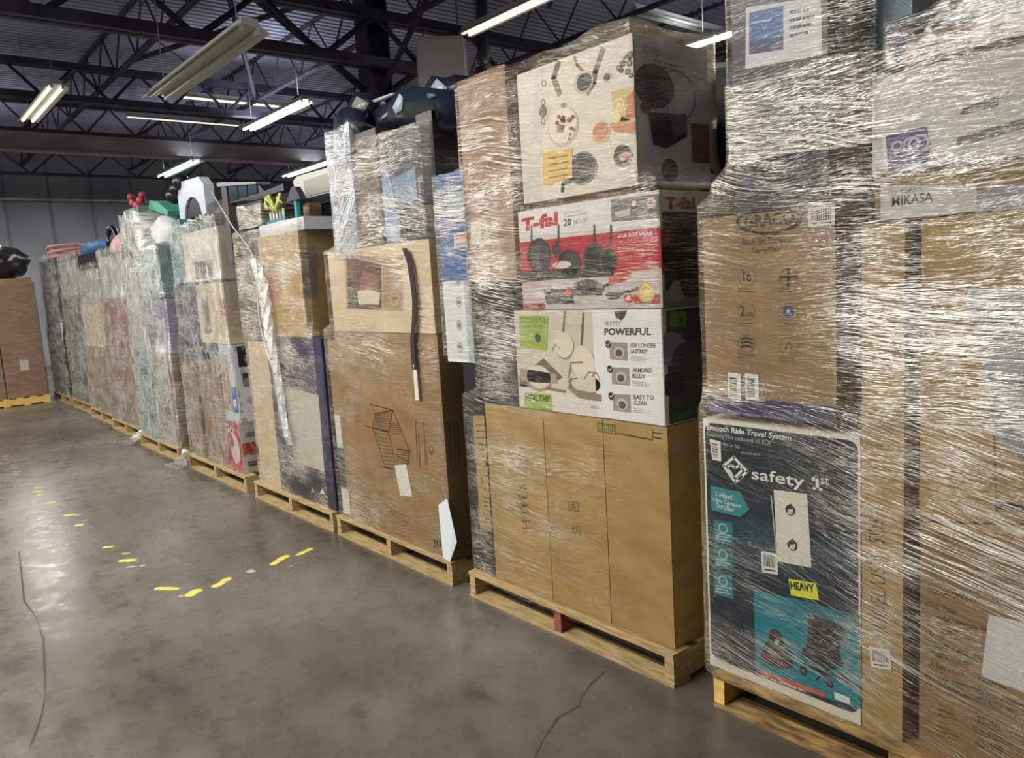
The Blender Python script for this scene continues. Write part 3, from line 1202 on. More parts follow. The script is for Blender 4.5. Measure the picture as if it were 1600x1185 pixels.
a.text('2', (1157, 494), (1164, 494), (1157, 478), BR, 2, bold=.02)
a.text('LBS', (1166, 494), (1177, 494), (1166, 488), BR, 2)
for u0, v0, u1, v1 in ((1221, 433, 1243, 433), (1232, 422, 1232, 445)):
    a.line([(u0, v0), (u1, v1)], .006, INK, 2)
for q in ((1221, 433), (1243, 433), (1232, 422), (1232, 445)):
    a.disc(*q, 3, INK, 3)
a.disc(1232, 487, 10, (60, 66, 90), 2, 1.0)
a.disc(1232, 487, 3, (190, 180, 160), 3)
for k in range(3):
    a.line([(1158, 530 + k * 6), (1166, 528 + k * 6), (1176, 531 + k * 6)], .006, (40, 36, 52), 2)
a.line([(1226, 548), (1232, 534), (1238, 548)], .003, (100, 72, 44), 2)
a.done()
a = Art(b, 'F', Y, (-1.515, -1.074, 1.022, 1.648), base=.0032)
a.barcode([(1263, 355), (1306, 352), (1306, 322), (1264, 325)], seed=2)
a.barcode([(1139, 622), (1159, 625), (1158, 585), (1138, 582)], vert=True, seed=3)
a.barcode([(1166, 624), (1187, 627), (1186, 586), (1165, 583)], vert=True, seed=5)
a.done('sticker_label')

# narrow model carton
b = box(-1.002, -.888, Y + .002, 3.0, P0, 1.585, 'c', 'narrow upright brown carton with MODEL lettering running up its edge', tape=False)
a = Art(b, 'F', Y + .002, (-1.002, -.888, P0, 1.7))
a.text('MODEL US2V 5DS', (1387, 1004), (1381, 812), (1363, 997), (92, 66, 40), 1)
a.lines([(1368, 700), (1398, 704), (1398, 640), (1366, 636)], 5, (120, 90, 56), 1, .4)
a.done()
a = Art(b, 'F', Y + .002, (-1.002, -.888, P0, 1.7), base=.003)
a.barcode([(1362, 1042), (1394, 1047), (1391, 1015), (1359, 1010)], seed=6)
a.done('sticker_label')

# big text cartons at the right
b = box(-.842, -.30, Y, 2.95, P0, .76, 'd', 'big brown carton printed with adult assembly text, large white sheet on it', tape=False)
a = Art(b, 'F', Y, (-.842, -.30, P0, .76))
TB = (84, 60, 36)
a.text('ARDOR', (1438, 826), (1560, 838), (1440, 812), (74, 52, 32), 1, bold=.02)
a.text('COLOR OPTIONS', (1450, 927), (1530, 942), (1450, 918), TB, 1)
for k, s_ in enumerate(('CTNS  75008', 'Size / medida / dimensions 36x', '34 x 45 / 25 in', '275  1.96', 'SW 8.06 MS 14 46 18', 'NW 206 M6 17 26 18')):
    wd = (48, 96, 50, 30, 66, 66)[k]
    a.text(s_, (1446, 948 + k * 15), (1446 + wd, 948 + k * 15 + wd * .27), (1446, 939 + k * 15), TB, 1)
a.text('Adult assembly required', (1452, 1043), (1572, 1080), (1452, 1033), TB, 1, bold=.01)
a.text('Montaje requerido por adultos', (1446, 1059), (1602, 1110), (1446, 1047), TB, 1, bold=.02)
a.text('Assemblage par un adulte requis', (1447, 1071), (1602, 1124), (1447, 1060), TB, 1, bold=.01)
a.text('22~50', (1526, 1131), (1562, 1144), (1526, 1118), TB, 1)
a.text('40~100', (1524, 1166), (1566, 1180), (1524, 1152), TB, 1)
a.lines([(1466, 1120), (1498, 1131), (1498, 1108), (1466, 1096)], 3, (104, 76, 48), 1, .4)
a.lines([(1464, 1150), (1498, 1162), (1498, 1143), (1464, 1130)], 3, (104, 76, 48), 1, .4)
a.lines([(1520, 1146), (1586, 1170), (1586, 1158), (1520, 1136)], 2, (104, 76, 48), 1, .4)
a.done()
a = Art(b, 'F', Y, None, base=.004)
a.poly([(1534, 1056), (1660, 1105), (1660, 985), (1546, 960)], (214, 214, 212), 0)
a.done('paper_sheet', 'blank white sheet')
b = box(-.846, -.30, Y, 2.95, .765, 1.585, 'c', 'wide brown carton above the adult assembly carton, under a pale bag', tape=False)
a = Art(b, 'F', Y, (-.846, -.30, .765, 1.585))
a.line([(1548, 480), (1557, 800)], .004, (104, 76, 46), 1)
a.line([(1424, 812), (1600, 820)], .006, (70, 50, 30), 1)
a.poly([(1555, 782), (1600, 790), (1600, 800), (1556, 795)], (60, 42, 28), 2)
a.done()
# crumpled pale bag pressed against it
bm = bmesh.new()
U, V = 14, 26
g = [[None] * (V + 1) for _ in range(U + 1)]
for i in range(U + 1):
    for j in range(V + 1):
        u, v = i / U, j / V
        z = .985 + v * .42
        x0_ = -.715 + .035 * math.sin(v * 3 + 1) + (.09 * (1 - v / .2) ** 2 if v < .2 else 0)
        x = x0_ + u * .30
        e = min(1, 6 * u, 6 * (1 - u), 5 * v + .15)
        y = Y - .003 - .0075 * e * (.5 + .5 * abs(noise.noise(Vector((u * 5, v * 9, 2)))))
        g[i][j] = bm.verts.new((x, min(y, Y - .003), z))
for i in range(U):
    for j in range(V):
        bm.faces.new((g[i][j], g[i + 1][j], g[i + 1][j + 1], g[i][j + 1])).smooth = True
geo = bmesh.ops.extrude_face_region(bm, geom=list(bm.faces))
for v in [q for q in geo['geom'] if isinstance(q, bmesh.types.BMVert)]:
    v.co.y = Y - .002
BAG = noisy('pale_plastic_bag', (128, 138, 148), (186, 192, 196), 14, .3, (1, 1, .6), bump=.4)
tag(link('plastic_bag', bm, BAG, loc=(-.6, Y - .02, 1.0), smooth=True), 'crumpled pale grey plastic bag flattened against the wide brown carton', 'bag')

# mikasa carton, pale bag on top of it, brown top carton
PALE = (196, 194, 190)
b = box(-.966, -.55, Y - .012, 2.6, 1.708, 1.955, M((196, 194, 188), .5), 'pale grey tableware carton with a purple square of rings', tape=False)
# sits on the narrow carton and on the flat one beside it
b2 = box(-.966, -.31, Y + .002, 2.7, 1.59, 1.702, 'd', 'flat brown carton between the wide carton and the purple-square carton', tape=False)
a = Art(b2, 'F', Y + .002, (-.966, -.31, 1.59, 1.702))
a.poly([(1376, 345), (1526, 330), (1526, 288), (1376, 290)], (200, 198, 192), 0)
a.poly([(1526, 355), (1640, 340), (1640, 280), (1526, 300)], (150, 152, 168), 0)
a.text('CIARA', (1408, 303), (1441, 298), (1408, 295), (92, 88, 84), 1)
a.text('MIKASA', (1394, 323), (1458, 315), (1394, 308), (70, 66, 64), 1, bold=.01)
a.done()
a = Art(b, 'F', Y - .012, (-.966, -.55, 1.708, 1.955))
a.poly([(1388, 267), (1453, 254), (1449, 197), (1384, 212)], (92, 84, 132), 1)
a.poly([(1382, 269), (1388, 267), (1384, 212), (1378, 213)], (226, 224, 216), 1)
a.disc(1424, 226, 12, (190, 188, 200), 2, 1.2, hole=.7)
a.disc(1436, 224, 14, (190, 188, 200), 3, 1.2, hole=.75)
a.disc(1402, 228, 8, (190, 188, 200), 2, 1.2, hole=.6)
a.line([(1390, 248), (1452, 233)], .004, (170, 166, 190), 3)
a.poly([(1470, 270), (1560, 262), (1530, 252), (1480, 256)], (100, 92, 150), 1)
a.poly([(1500, 180), (1560, 165), (1560, 150), (1505, 168)], (90, 86, 84), 1)
a.poly([(1495, 230), (1600, 200), (1600, 185), (1495, 215)], (110, 106, 102), 1)
a.done()
box(-.90, -.32, Y + .03, 2.8, 1.96, 2.045, CARD_R, 'shallow brown carton on top of the purple-square carton', tape=False)
b = box(-1.392, -1.092, Y, 2.55, 1.652, 2.62, M((30, 32, 40), .4), 'tall black carton with a white picture label high on its front', tape=False)
a = Art(b, 'F', Y, (-1.392, -1.092, 1.652, 2.62))
a.poly([(1165, 108), (1285, 86), (1283, -6), (1166, 12)], (206, 204, 204), 1)
a.poly([(1171, 85), (1224, 78), (1224, 9), (1171, 20)], (36, 92, 150), 2)
a.poly([(1171, 85), (1224, 78), (1224, 55), (1171, 66)], (40, 60, 100), 3)
a.line([(1175, 36), (1205, 31)], .006, (150, 190, 220), 4)
a.lines([(1234, 62), (1275, 54), (1275, 8), (1234, 14)], 4, (88, 88, 88), 2, .45)
a.done()
a = Art(b, 'R', -1.092, (Y, 2.55, 1.652, 2.62))
a.rect(Y + .002, 2.29, 1.655, 2.62, (150, 118, 100), 0)
a.poly([(1308, 118), (1329, 116), (1331, 10), (1311, 2)], (196, 200, 206), 1)
a.lines([(1312, 100), (1325, 100), (1327, 20), (1315, 14)], 8, (120, 124, 132), 2, .4)
a.done()
b = box(-1.07, -.965, Y + .22, 2.75, 1.705, 2.5, M((120, 158, 186), .35), 'pale blue upright carton behind the tall black carton', tape=False)

EBOX = [(-1.535, -.30, Y, 2.95, .10, 1.0), (-1.515, -.30, Y, 2.9, 1.0, 1.66), (-1.45, -.30, Y - .012, 2.8, 1.66, 1.74), (-1.392, -.30, Y - .012, 2.7, 1.74, 2.05)]
film('clear stretch film wound round the nearest load with the navy carton', EBOX, .10, 2.04, FILM_S, seed=1, base=.55, mat2=FILM, zsplit=1.03,
     zones=[(-1.35, .85, .30, .22, .04), (-1.33, 1.34, .28, .34, .06), (-1.42, .55, .14, .3, .25), (-1.2, .32, .25, .16, .5), (-1.24, .50, .12, .09, .08), (-.95, 1.2, .08, .5, 1.0), (-.7, 1.25, .25, .45, 1.0),
            (-.7, .7, .3, .12, 1.0), (-.9, .45, .12, .3, .75), (-.7, .3, .2, .22, .35), (-1.3, 1.76, .3, .12, .7), (-.8, 1.8, .3, .15, .5), (-.88, 1.64, .1, .05, .2), (-1.3, 1.635, .16, .04, .2), (-1.5, 1.1, .2, .07, .7)])
film('clear stretch film round the tall black carton at the top of the nearest load', [(-1.392, -.965, Y, 2.8, 1.8, 2.6)], 1.80, 2.6, FILM, seed=2, base=.6,
     zones=[(-1.25, 1.88, .3, .16, .75), (-1.25, 2.3, .3, .25, .15)], side=.5)
film('loose clear film skirt peaked above the shallow brown carton', [(-.93, -.30, Y + .015, 2.8, 2.0, 2.06), (-.8, -.3, Y + .03, 2.7, 2.06, 2.10)], 1.97, 2.12, FILM_C, seed=3, base=.8, cap=True, dip=0.0, jag=.004)

# ================================================================ load with the cookware cartons
pallet(-2.88, -1.665, 2.055, 3.07, 'wooden pallet under the cookware load, red-stained middle block', mid=WOOD_RED)
GP = 'plain tall cartons standing side by side'
b = box(-2.333, -2.001, Y + .004, 3.0, P0, .948, 'c', 'tall plain brown carton in the middle of three, recycling marks on it', group=GP)
a = Art(b, 'F', Y + .004)
INKG = (88, 84, 50)
a.line([(889, 784), (904, 786), (904, 799), (889, 797)], .004, INKG, 1, closed=True)
a.disc(896, 791, 4, INKG, 2, hole=.5)
a.line([(891, 821), (906, 823), (906, 838)], .003, INKG, 1)
a.disc(898, 829, 5, INKG, 2, hole=.7)
a.line([(858, 800), (858, 825)], .002, (150, 116, 70), 1)
a.done()
b = box(-2.722, -2.337, Y + .004, 3.0, P0, .948, 'c', 'tall brown carton with S 3A1-H lettering down its front', group=GP)
a = Art(b, 'F', Y + .004)
a.text('S 3A1-H', (809, 757), (817, 826), (821, 757), INKG, 1, bold=.01)
a.done()
b = box(-1.997, -1.69, Y + .004, 3.0, P0, .948, 'c', 'tall plain brown carton at the open end with barcode strip on top flap', group=GP)
a = Art(b, 'F', Y + .004)
a.line([(934, 661), (962, 665), (962, 679), (934, 674)], .003, INKG, 1, closed=True)
for k in range(9):
    a.line([(937 + k * 2.8, 664), (937 + k * 2.8, 675)], .0016 + .0016 * (k % 2), INKG, 1)
a.line([(962, 677), (1018, 687)], .005, (92, 66, 38), 1)
a.line([(1020, 672), (1020, 688)], .003, INK, 1)
a.line([(1020, 676), (1036, 678)], .003, INK, 1)
a.line([(1020, 683), (1034, 686)], .004, INK, 1)
a.done()
a = Art(b, 'R', -1.69)
a.poly([(1048, 715), (1062, 702), (1064, 684), (1049, 690)], (150, 148, 140), 1)
a.done('sticker_label')
b = box(-2.865, -2.728, Y, 2.9, P0, 1.12, M((34, 34, 40), .4), 'narrow black carton with a tan printed strip down its front', tape=False)
a = Art(b, 'F', Y, (-2.865, -2.728, P0, 1.12))
a.poly([(751, 826), (779, 835), (772, 652), (739, 650)], (172, 142, 84), 0)
for k in range(4):
    a.line([(745, 664 + k * 10), (765, 666 + k * 10)], .005, (64, 54, 34), 1)
a.text('COV', (748, 703), (764, 705), (747, 692), (60, 50, 30), 1, bold=.02)
a.text('3', (757, 729), (763, 729), (756, 719), INK, 1, bold=.03)
a.line([(752, 742), (764, 744), (766, 768), (755, 765)], .003, INK, 1, closed=True)
a.lines([(757, 826), (775, 830), (772, 778), (755, 774)], 8, (104, 84, 50), 1, .3)
a.lines([(776, 610), (780, 612), (780, 590), (775, 590)], 3, (200, 200, 200), 1, .5)
a.done()
b = box(-2.742, -2.48, Y, 2.9, .952, 1.487, M((44, 44, 52), .4), 'dark grey carton behind the film beside the white cookware carton', tape=False)
# powerful
b = box(-2.475, -1.692, Y, 2.55, .952, 1.362, M((222, 222, 218), .4), 'white cookware carton printed POWERFUL with cream pans', tape=False)
B_ = (-2.475, -1.692, .952, 1.362)
a = Art(b, 'F', Y, B_)
a.uv([(-2.475, .952), (-2.02, .952), (-2.02, 1.362), (-2.475, 1.362)], (204, 196, 182), 0)
a.poly([(812, 600), (942, 625), (942, 658), (812, 640)], (214, 210, 200), 1)
a.poly([(812, 588), (850, 560), (880, 590), (850, 606), (812, 604)], (120, 96, 80), 1)
CRM, GLD, SHD = (218, 210, 192), (150, 116, 60), (150, 136, 116)
a.line([(883, 488), (880, 522)], .012, (130, 96, 66), 2)
a.disc(882, 541, 21, SHD, 2, 1.05)
a.disc(881, 539, 20, CRM, 3, 1.05)
a.line([(863, 548), (868, 538), (876, 546)], .004, SHD, 4)
a.line([(912, 490), (909, 538)], .012, (120, 86, 44), 2)
a.disc(912, 570, 28, SHD, 3, .95)
a.disc(911, 568, 26.5, CRM, 4, .95)
a.line([(889, 590), (893, 567), (911, 566)], .007, GLD, 5)
a.disc(842, 592, 20, SHD, 2, 1.5)
a.disc(842, 589, 18, CRM, 3, 1.5)
a.poly([(812, 575), (870, 585), (872, 600), (815, 596)], (168, 150, 128), 3)
a.line([(855, 607), (884, 612)], .012, GLD, 5)
a.line([(888, 597), (893, 592), (903, 592)], .004, (90, 80, 70), 5)
a.disc(916, 606, 17, (120, 104, 86), 4, 2.2)
a.disc(916, 600, 14, (206, 198, 182), 5, 2.2)
a.poly([(885, 605), (941, 617), (941, 628), (905, 622)], (140, 122, 104), 6)
a.line([(914, 592), (920, 582), (933, 583), (938, 594)], .005, (120, 112, 104), 6)
a.poly([(813, 543), (855, 547), (857, 494), (812, 492)], (150, 176, 60), 5)
a.disc(841, 528, 7, (60, 66, 50), 6)
a.text('BIODIVERSE', (815, 505), (854, 504), (815, 496), (90, 110, 40), 6)
a.text('LIGHT IT UP', (818, 513), (850, 513), (818, 507), (90, 110, 40), 6)
a.poly([(820, 639), (864, 643), (861, 616), (820, 613)], (150, 176, 60), 5)
a.text('HEALTHY', (822, 626), (861, 629), (822, 616), (44, 56, 28), 6, bold=.03)
a.uv([(-2.02, .954), (-1.694, .954), (-1.694, 1.362), (-2.02, 1.362)], (226, 226, 224), 5)
a.poly([(960, 486), (981, 485), (977, 496), (971, 501), (963, 496)], (56, 54, 50), 6)
a.text('PRETTY', (946, 511), (971, 510), (946, 503), (120, 116, 112), 6)
a.text('POWERFUL', (945, 524), (1018, 524), (945, 513), (36, 34, 38), 6, bold=.035)
for (cx_, cy_, t1, t2) in ((966, 547, '10X LONGER', 'LASTING*'), (969, 586, 'ARMORED', 'BODY'), (971, 628, 'EASY TO', 'CLEAN')):
    a.poly([(cx_ - 12, cy_ + 14), (cx_ + 16, cy_ + 17), (cx_ + 15, cy_ - 11), (cx_ - 13, cy_ - 12)], (150, 142, 136), 6)
    a.disc(cx_ + 2, cy_ + 4, 9, (196, 188, 172), 7, 1.2)
    a.disc(cx_ + 2, cy_ + 5, 6, (90, 74, 66), 8, 1.2)
    a.disc(cx_ - 15, cy_ - 9, 6, (44, 42, 46), 8)
    a.line([(cx_ - 18, cy_ - 9), (cx_ - 15, cy_ - 7), (cx_ - 12, cy_ - 12)], .003, WHT, 9)
    w1 = 40 if len(t1) > 8 else 31
    a.text(t1, (cx_ + 20, cy_ - 4), (cx_ + 20 + w1, cy_ - 3), (cx_ + 20, cy_ - 11), (40, 38, 42), 6, bold=.02)
    a.text(t2, (cx_ + 20, cy_ + 5), (cx_ + 20 + w1 * .66, cy_ + 6), (cx_ + 20, cy_ - 2), (40, 38, 42), 6, bold=.02)
    a.lines([(cx_ + 20, cy_ + 17), (cx_ + 48, cy_ + 19), (cx_ + 48, cy_ + 11), (cx_ + 20, cy_ + 9)], 3, (130, 128, 130), 6, .35)
a.lines([(924, 638), (942, 641), (942, 636), (924, 633)], 2, (150, 150, 150), 7, .4)
a.done()
a = Art(b, 'R', -1.692, (Y, 2.55, .952, 1.362))
a.rect(Y + .02, 2.55, .955, 1.355, (56, 62, 76), 0)
a.poly([(1046, 512), (1072, 510), (1072, 486), (1046, 487)], (84, 140, 50), 1)
a.disc(1064, 500, 5, (30, 60, 30), 2)
a.disc(1046, 545, 26, (120, 138, 160), 1, 1.6)
a.disc(1075, 560, 26, (74, 74, 88), 2, 1.6)
a.disc(1050, 600, 18, (36, 40, 52), 3, 2.0)
a.poly([(1052, 662), (1098, 640), (1098, 630), (1052, 650)], (60, 100, 50), 2)
a.done()
# t-fal
b = box(-2.412, -1.686, Y, 2.5, 1.366, 1.762, M((206, 204, 200), .35), 'red and white cookware carton with T-fal lettering and dark pans', tape=False)
B_ = (-2.412, -1.686, 1.366, 1.762)
a = Art(b, 'F', Y, B_)
RED, DKP = (176, 30, 42), (44, 36, 40)
a.uv([(-2.412, 1.366), (-1.686, 1.366), (-1.686, 1.64), (-2.412, 1.64)], RED, 0)
a.uv([(-2.412, 1.366), (-1.686, 1.366), (-1.686, 1.50), (-2.412, 1.475)], (186, 176, 172), 1)
a.uv([(-2.412, 1.662), (-1.686, 1.645), (-1.686, 1.762), (-2.412, 1.762)], (214, 212, 208), 1)
a.text('T-fal', (815, 363), (872, 352), (815, 342), (176, 24, 44), 2, bold=.05)
a.lines([(882, 343), (918, 336), (918, 324), (882, 331)], 2, (150, 148, 146), 2, .3)
a.text('20', (881, 354), (893, 352), (881, 343), (40, 36, 38), 2, bold=.03)
a.text('PIECE SET', (896, 351), (920, 346), (896, 345), (80, 78, 78), 2)
a.poly([(956, 347), (1031, 341), (1031, 303), (955, 312)], (110, 108, 106), 2)
a.disc(991, 320, 7.5, (130, 40, 36), 3, 1.1)
a.disc(991, 318, 5, (210, 200, 190), 4, 1.1)
a.disc(1018, 317, 8, (196, 178, 130), 3, 1.1)
a.disc(1018, 317, 4.5, (180, 90, 50), 4, 1.1)
a.poly([(960, 332), (985, 325), (985, 337), (965, 339)], (190, 186, 180), 3)
for (x_, y_, r_, asp) in ((843, 400, 28, 1.0), (890, 412, 22, 1.2), (870, 390, 12, .8)):
    a.disc(x_, y_, r_, DKP, 2, asp)
    a.disc(x_ + 2, y_ + 2, r_ * .8, (66, 56, 58), 3, asp)
for x_ in (831, 873, 929, 955):
    a.line([(x_, 352), (x_, 378)], .010, (40, 34, 38), 2)
a.disc(929, 403, 23, (60, 52, 54), 3, 1.1)
a.disc(931, 406, 20, (30, 26, 30), 4, 1.1)
a.disc(951, 408, 21, (70, 62, 64), 5, .9)
a.disc(952, 410, 18, (28, 24, 28), 6, .9)
a.poly([(815, 425), (960, 415), (960, 432), (815, 440)], (40, 34, 38), 3)
a.disc(879, 414, 6, (200, 190, 180), 7, 3.5)
a.line([(863, 423), (876, 407)], .003, (60, 50, 50), 8)
a.disc(918, 446, 10, (140, 134, 130), 7, 3.2)
a.disc(918, 444, 7, (60, 52, 52), 8, 3.2)
a.poly([(886, 448), (945, 450), (940, 462), (895, 462)], (50, 42, 46), 7)
a.line([(944, 448), (975, 433)], .010, (30, 26, 30), 9)
a.disc(958, 462, 6, (34, 30, 34), 8, 2.6)
a.line([(968, 460), (1000, 450)], .009, (30, 26, 30), 9)
a.poly([(850, 452), (893, 452), (898, 474), (855, 476)], (36, 32, 38), 7)
a.poly([(952, 432), (986, 424), (986, 436), (952, 446)], (182, 60, 44), 10)
a.disc(889, 458, 6, (196, 60, 40), 9, 1.4)
a.disc(983, 466, 7, (196, 40, 40), 9, 1.3)
a.disc(983, 466, 4, (220, 180, 170), 10, 1.2)
a.poly([(988, 462), (1031, 460), (1031, 474), (992, 474)], (176, 40, 48), 8)
a.disc(1011, 457, 16, (196, 172, 90), 11, 1.1)
a.disc(1011, 457, 12, (222, 204, 130), 12, 1.1)
a.disc(1011, 457, 9, (190, 164, 84), 13, 1.1, hole=.8)
a.text('OUR BEST VALUE', (966, 372), (1020, 367), (966, 366), (226, 200, 196), 2, bold=.02)
a.lines([(966, 395), (1008, 391), (1008, 384), (966, 388)], 2, (216, 150, 150), 2, .35)
a.lines([(966, 408), (1006, 405), (1006, 399), (966, 402)], 2, (216, 150, 150), 2, .35)
a.poly([(820, 488), (852, 486), (852, 473), (820, 475)], (176, 36, 44), 10)
a.text('235', (822, 487), (850, 485), (822, 477), (60, 20, 24), 11, bold=.03)
a.done()
a = Art(b, 'R', -1.686, (Y, 2.5, 1.366, 1.762))
a.rect(Y + .012, 2.5, 1.40, 1.69, (30, 22, 30), 0)
a.rect(Y + .012, 2.5, 1.635, 1.68, (84, 84, 92), 1)
a.rect(Y, 2.5, 1.366, 1.425, (120, 120, 128), 1)
a.uv([(Y + .002, 1.48), (Y + .05, 1.50), (Y + .05, 1.63), (Y + .002, 1.63)], (130, 20, 30), 1)
a.text('T-fal', (1039, 327), (1086, 327), (1038, 307), (150, 20, 64), 2, bold=.05)
for x_ in (1041, 1063, 1082):
    a.disc(x_, 348, 5, (50, 52, 56), 2, 1.6)
a.disc(1058, 400, 26, (12, 10, 14), 2, 1.5, )
a.disc(1085, 402, 26, (16, 13, 18), 3, 1.4)
a.disc(1058, 455, 16, (150, 148, 152), 2, 1.2)
a.disc(1080, 445, 20, (14, 12, 16), 4, 1.4)
a.done()
# cookware art carton
b = box(-2.372, -1.776, Y, 2.512, 1.79, 2.288, M((216, 206, 190), .4), 'large cookware carton printed with pots, pans and food seen from above', tape=False)
b.rotation_euler = (0, 0, 0)
box(-2.36, -1.80, Y + .03, 2.48, 1.764, 1.788, CARD_R, 'flat red-brown tray between the two upper cookware cartons', tape=False)
B_ = (-2.372, -1.776, 1.79, 2.288)
a = Art(b, 'F', Y, B_)
WD, BRN, BLK = (176, 132, 84), (104, 80, 66), (30, 32, 36)
a.poly([(820, 322), (845, 318), (848, 105), (838, 108)], (204, 198, 188), 0)
for k, (q, s_) in enumerate((((849, 190), 'o'), ((849, 160), 'o'), ((850, 130), 'o'))):
    a.disc(*q, 6, (120, 110, 100), 2, .9, hole=.6)
a.disc(849, 176, 16, (200, 190, 176), 1, .9)
a.disc(849, 174, 10, (110, 70, 56), 2, .9)
a.line([(872, 98), (865, 122), (874, 146)], .026, (120, 92, 74), 1)
a.line([(898, 90), (902, 102), (913, 113)], .012, (130, 104, 80), 1)
a.line([(942, 78), (930, 112), (928, 128), (918, 144)], .024, (116, 92, 76), 1)
a.disc(912, 128, 18, (196, 176, 150), 2, 1.25)
a.disc(913, 128, 14, BLK, 3, 1.25)
a.disc(949, 121, 8.5, (200, 190, 176), 2, 1.25)
a.disc(949, 121, 6, (60, 56, 54), 3, 1.25)
for q, r_ in (((968, 106), 5), ((973, 100), 5), ((980, 92), 7), ((985, 86), 6), ((981, 112), 5), ((986, 118), 4), ((984, 99), 5), ((971, 110), 4)):
    a.disc(*q, r_, (66, 78, 50), 3, 1.2)
    a.disc(q[0], q[1], r_ * .5, (128, 140, 104), 4, 1.2)
a.poly([(952, 196), (972, 182), (993, 190), (993, 209), (962, 206)], (196, 140, 92), 1)
a.poly([(955, 144), (992, 135), (992, 185), (975, 190), (962, 190), (958, 170)], (204, 176, 120), 1)
a.poly([(980, 150), (993, 140), (993, 182), (978, 186)], (190, 124, 70), 2)
a.disc(966, 164, 11, (226, 214, 150), 3, 1.2)
a.disc(966, 164, 8, (208, 190, 110), 4, 1.2, hole=.6)
a.disc(964, 184, 8, (226, 220, 150), 3, 1.2)
a.disc(880, 198, 31, (188, 172, 152), 1, 1.15)
a.disc(879, 196, 28, (226, 214, 198), 2, 1.15)
rd2 = random.Random(4)
for k in range(26):
    a.disc(884 + rd2.uniform(-13, 13), 200 + rd2.uniform(-18, 18), rd2.uniform(2, 4.5), rd2.choice(((134, 84, 62), (160, 110, 84), (110, 70, 52), (200, 160, 130))), 3 + k % 5, 1.2)
a.disc(881, 165, 5, (150, 140, 124), 3, 1.2)
a.disc(940, 207, 17, (206, 170, 120), 2, 1.25)
a.disc(939, 205, 13.5, (190, 122, 92), 3, 1.25)
a.disc(910, 263, 26, (140, 130, 120), 4, 1.3)
a.disc(909, 262, 24, (40, 42, 46), 5, 1.3)
a.disc(909, 261, 17, (58, 58, 58), 6, 1.3, hole=.9)
a.line([(893, 282), (880, 287), (879, 299)], .014, (40, 42, 46), 5)
a.poly([(849, 288), (895, 278), (895, 231), (849, 239)], (214, 180, 84), 7)
a.poly([(849, 288), (862, 290), (866, 284)], (206, 170, 76), 6)
for k in range(4):
    a.line([(858, 248 + k * 10), (888, 243 + k * 10)], .005, (120, 96, 50), 8)
a.disc(973, 244, 18, (170, 160, 150), 3, 1.1)
a.disc(972, 242, 16, (56, 50, 50), 4, 1.1)
a.disc(974, 244, 8, (150, 120, 104), 5, 1.1)
a.line([(976, 243), (988, 241)], .012, (196, 150, 130), 6)
a.poly([(970, 289), (996, 285), (994, 266), (970, 270)], (214, 206, 192), 4)
a.lines([(973, 284), (990, 281), (990, 272), (973, 274)], 3, (150, 140, 130), 5, .3)
a.done()
a = Art(b, 'R', -1.776, (Y, 2.512, 1.79, 2.288))
a.rect(Y + .01, 2.51, 1.80, 2.28, (214, 214, 224), 0)
a.text('cuisine', (1004, 82), (1052, 95), (1003, 66), (110, 116, 122), 1)
a.lines([(1020, 105), (1070, 118), (1070, 104), (1020, 90)], 2, (90, 96, 104), 1, .4)
a.disc(1058, 150, 40, (118, 118, 130), 1, 1.2, hole=.93)
a.disc(1022, 135, 34, (48, 48, 60), 2, 1.5)
a.poly([(1004, 100), (1033, 108), (1042, 130), (1040, 160), (1022, 172), (1006, 130)], (48, 48, 60), 3)
a.disc(1033, 170, 13, (140, 140, 150), 4, 1.4, hole=.85)
a.poly([(1012, 175), (1072, 180), (1073, 214), (1040, 233), (1020, 226)], (30, 32, 42), 3)
a.poly([(1046, 180), (1071, 178), (1073, 205), (1052, 215)], (104, 110, 118), 4)
a.disc(1008, 168, 10, (130, 80, 70), 4, 1.4)
a.disc(1046, 266, 18, (36, 30, 36), 3, 1.2)
a.disc(1046, 264, 12, (76, 44, 44), 4, 1.2)
a.rect(2.40, 2.51, 1.88, 2.02, (124, 84, 78), 2)
a.done()
# brown carton, blue and white carton
b = box(-2.748, -2.432, Y - .01, 2.6, 1.492, 2.345, CARD_R, 'tall film-streaked brown carton standing at the upper left of the cookware', tape=False)
a = Art(b, 'F', Y - .01)
a.poly([(736, 385), (752, 380), (752, 345), (736, 348)], (196, 186, 170), 1)
a.line([(765, 300), (768, 430)], .006, (110, 84, 62), 1)
a.done()
b = box(-2.965, -2.752, Y - .01, 2.75, 1.128, 1.98, M((208, 212, 214), .35), 'blue over white carton with a column of round icons, overhanging the pallet', tape=False)
B_ = (-2.965, -2.752, 1.128, 1.98)
a = Art(b, 'F', Y - .01, B_)
a.rect(-2.965, -2.752, 1.50, 1.98, (38, 84, 148), 0)
a.rect(-2.80, -2.752, 1.128, 1.50, (160, 170, 180), 0)
a.poly([(700, 302), (726, 298), (726, 335), (700, 340)], (130, 150, 180), 1)
for k, y_ in enumerate((440, 472, 508, 543)):
    a.disc(716 + k, y_, 8, (110, 140, 110), 1, .9, hole=.8)
    a.disc(716 + k, y_, 4, (90, 120, 96), 2, .9)
a.disc(745, 549, 6, (196, 70, 60), 2, 1.2)
a.poly([(710, 388), (738, 384), (738, 360), (709, 366)], (206, 196, 186), 2)
a.lines([(713, 376), (735, 372), (735, 363), (712, 367)], 2, (190, 70, 54), 3, .5)
a.lines([(713, 387), (735, 383), (735, 377), (712, 380)], 2, (110, 104, 100), 3, .4)
a.poly([(706, 338), (727, 335), (727, 328), (706, 330)], (170, 184, 204), 2)
for k in range(3):
    a.line([(698, 345 + k * 18), (700, 358 + k * 18)], .006, (110, 150, 200), 1)
a.done()
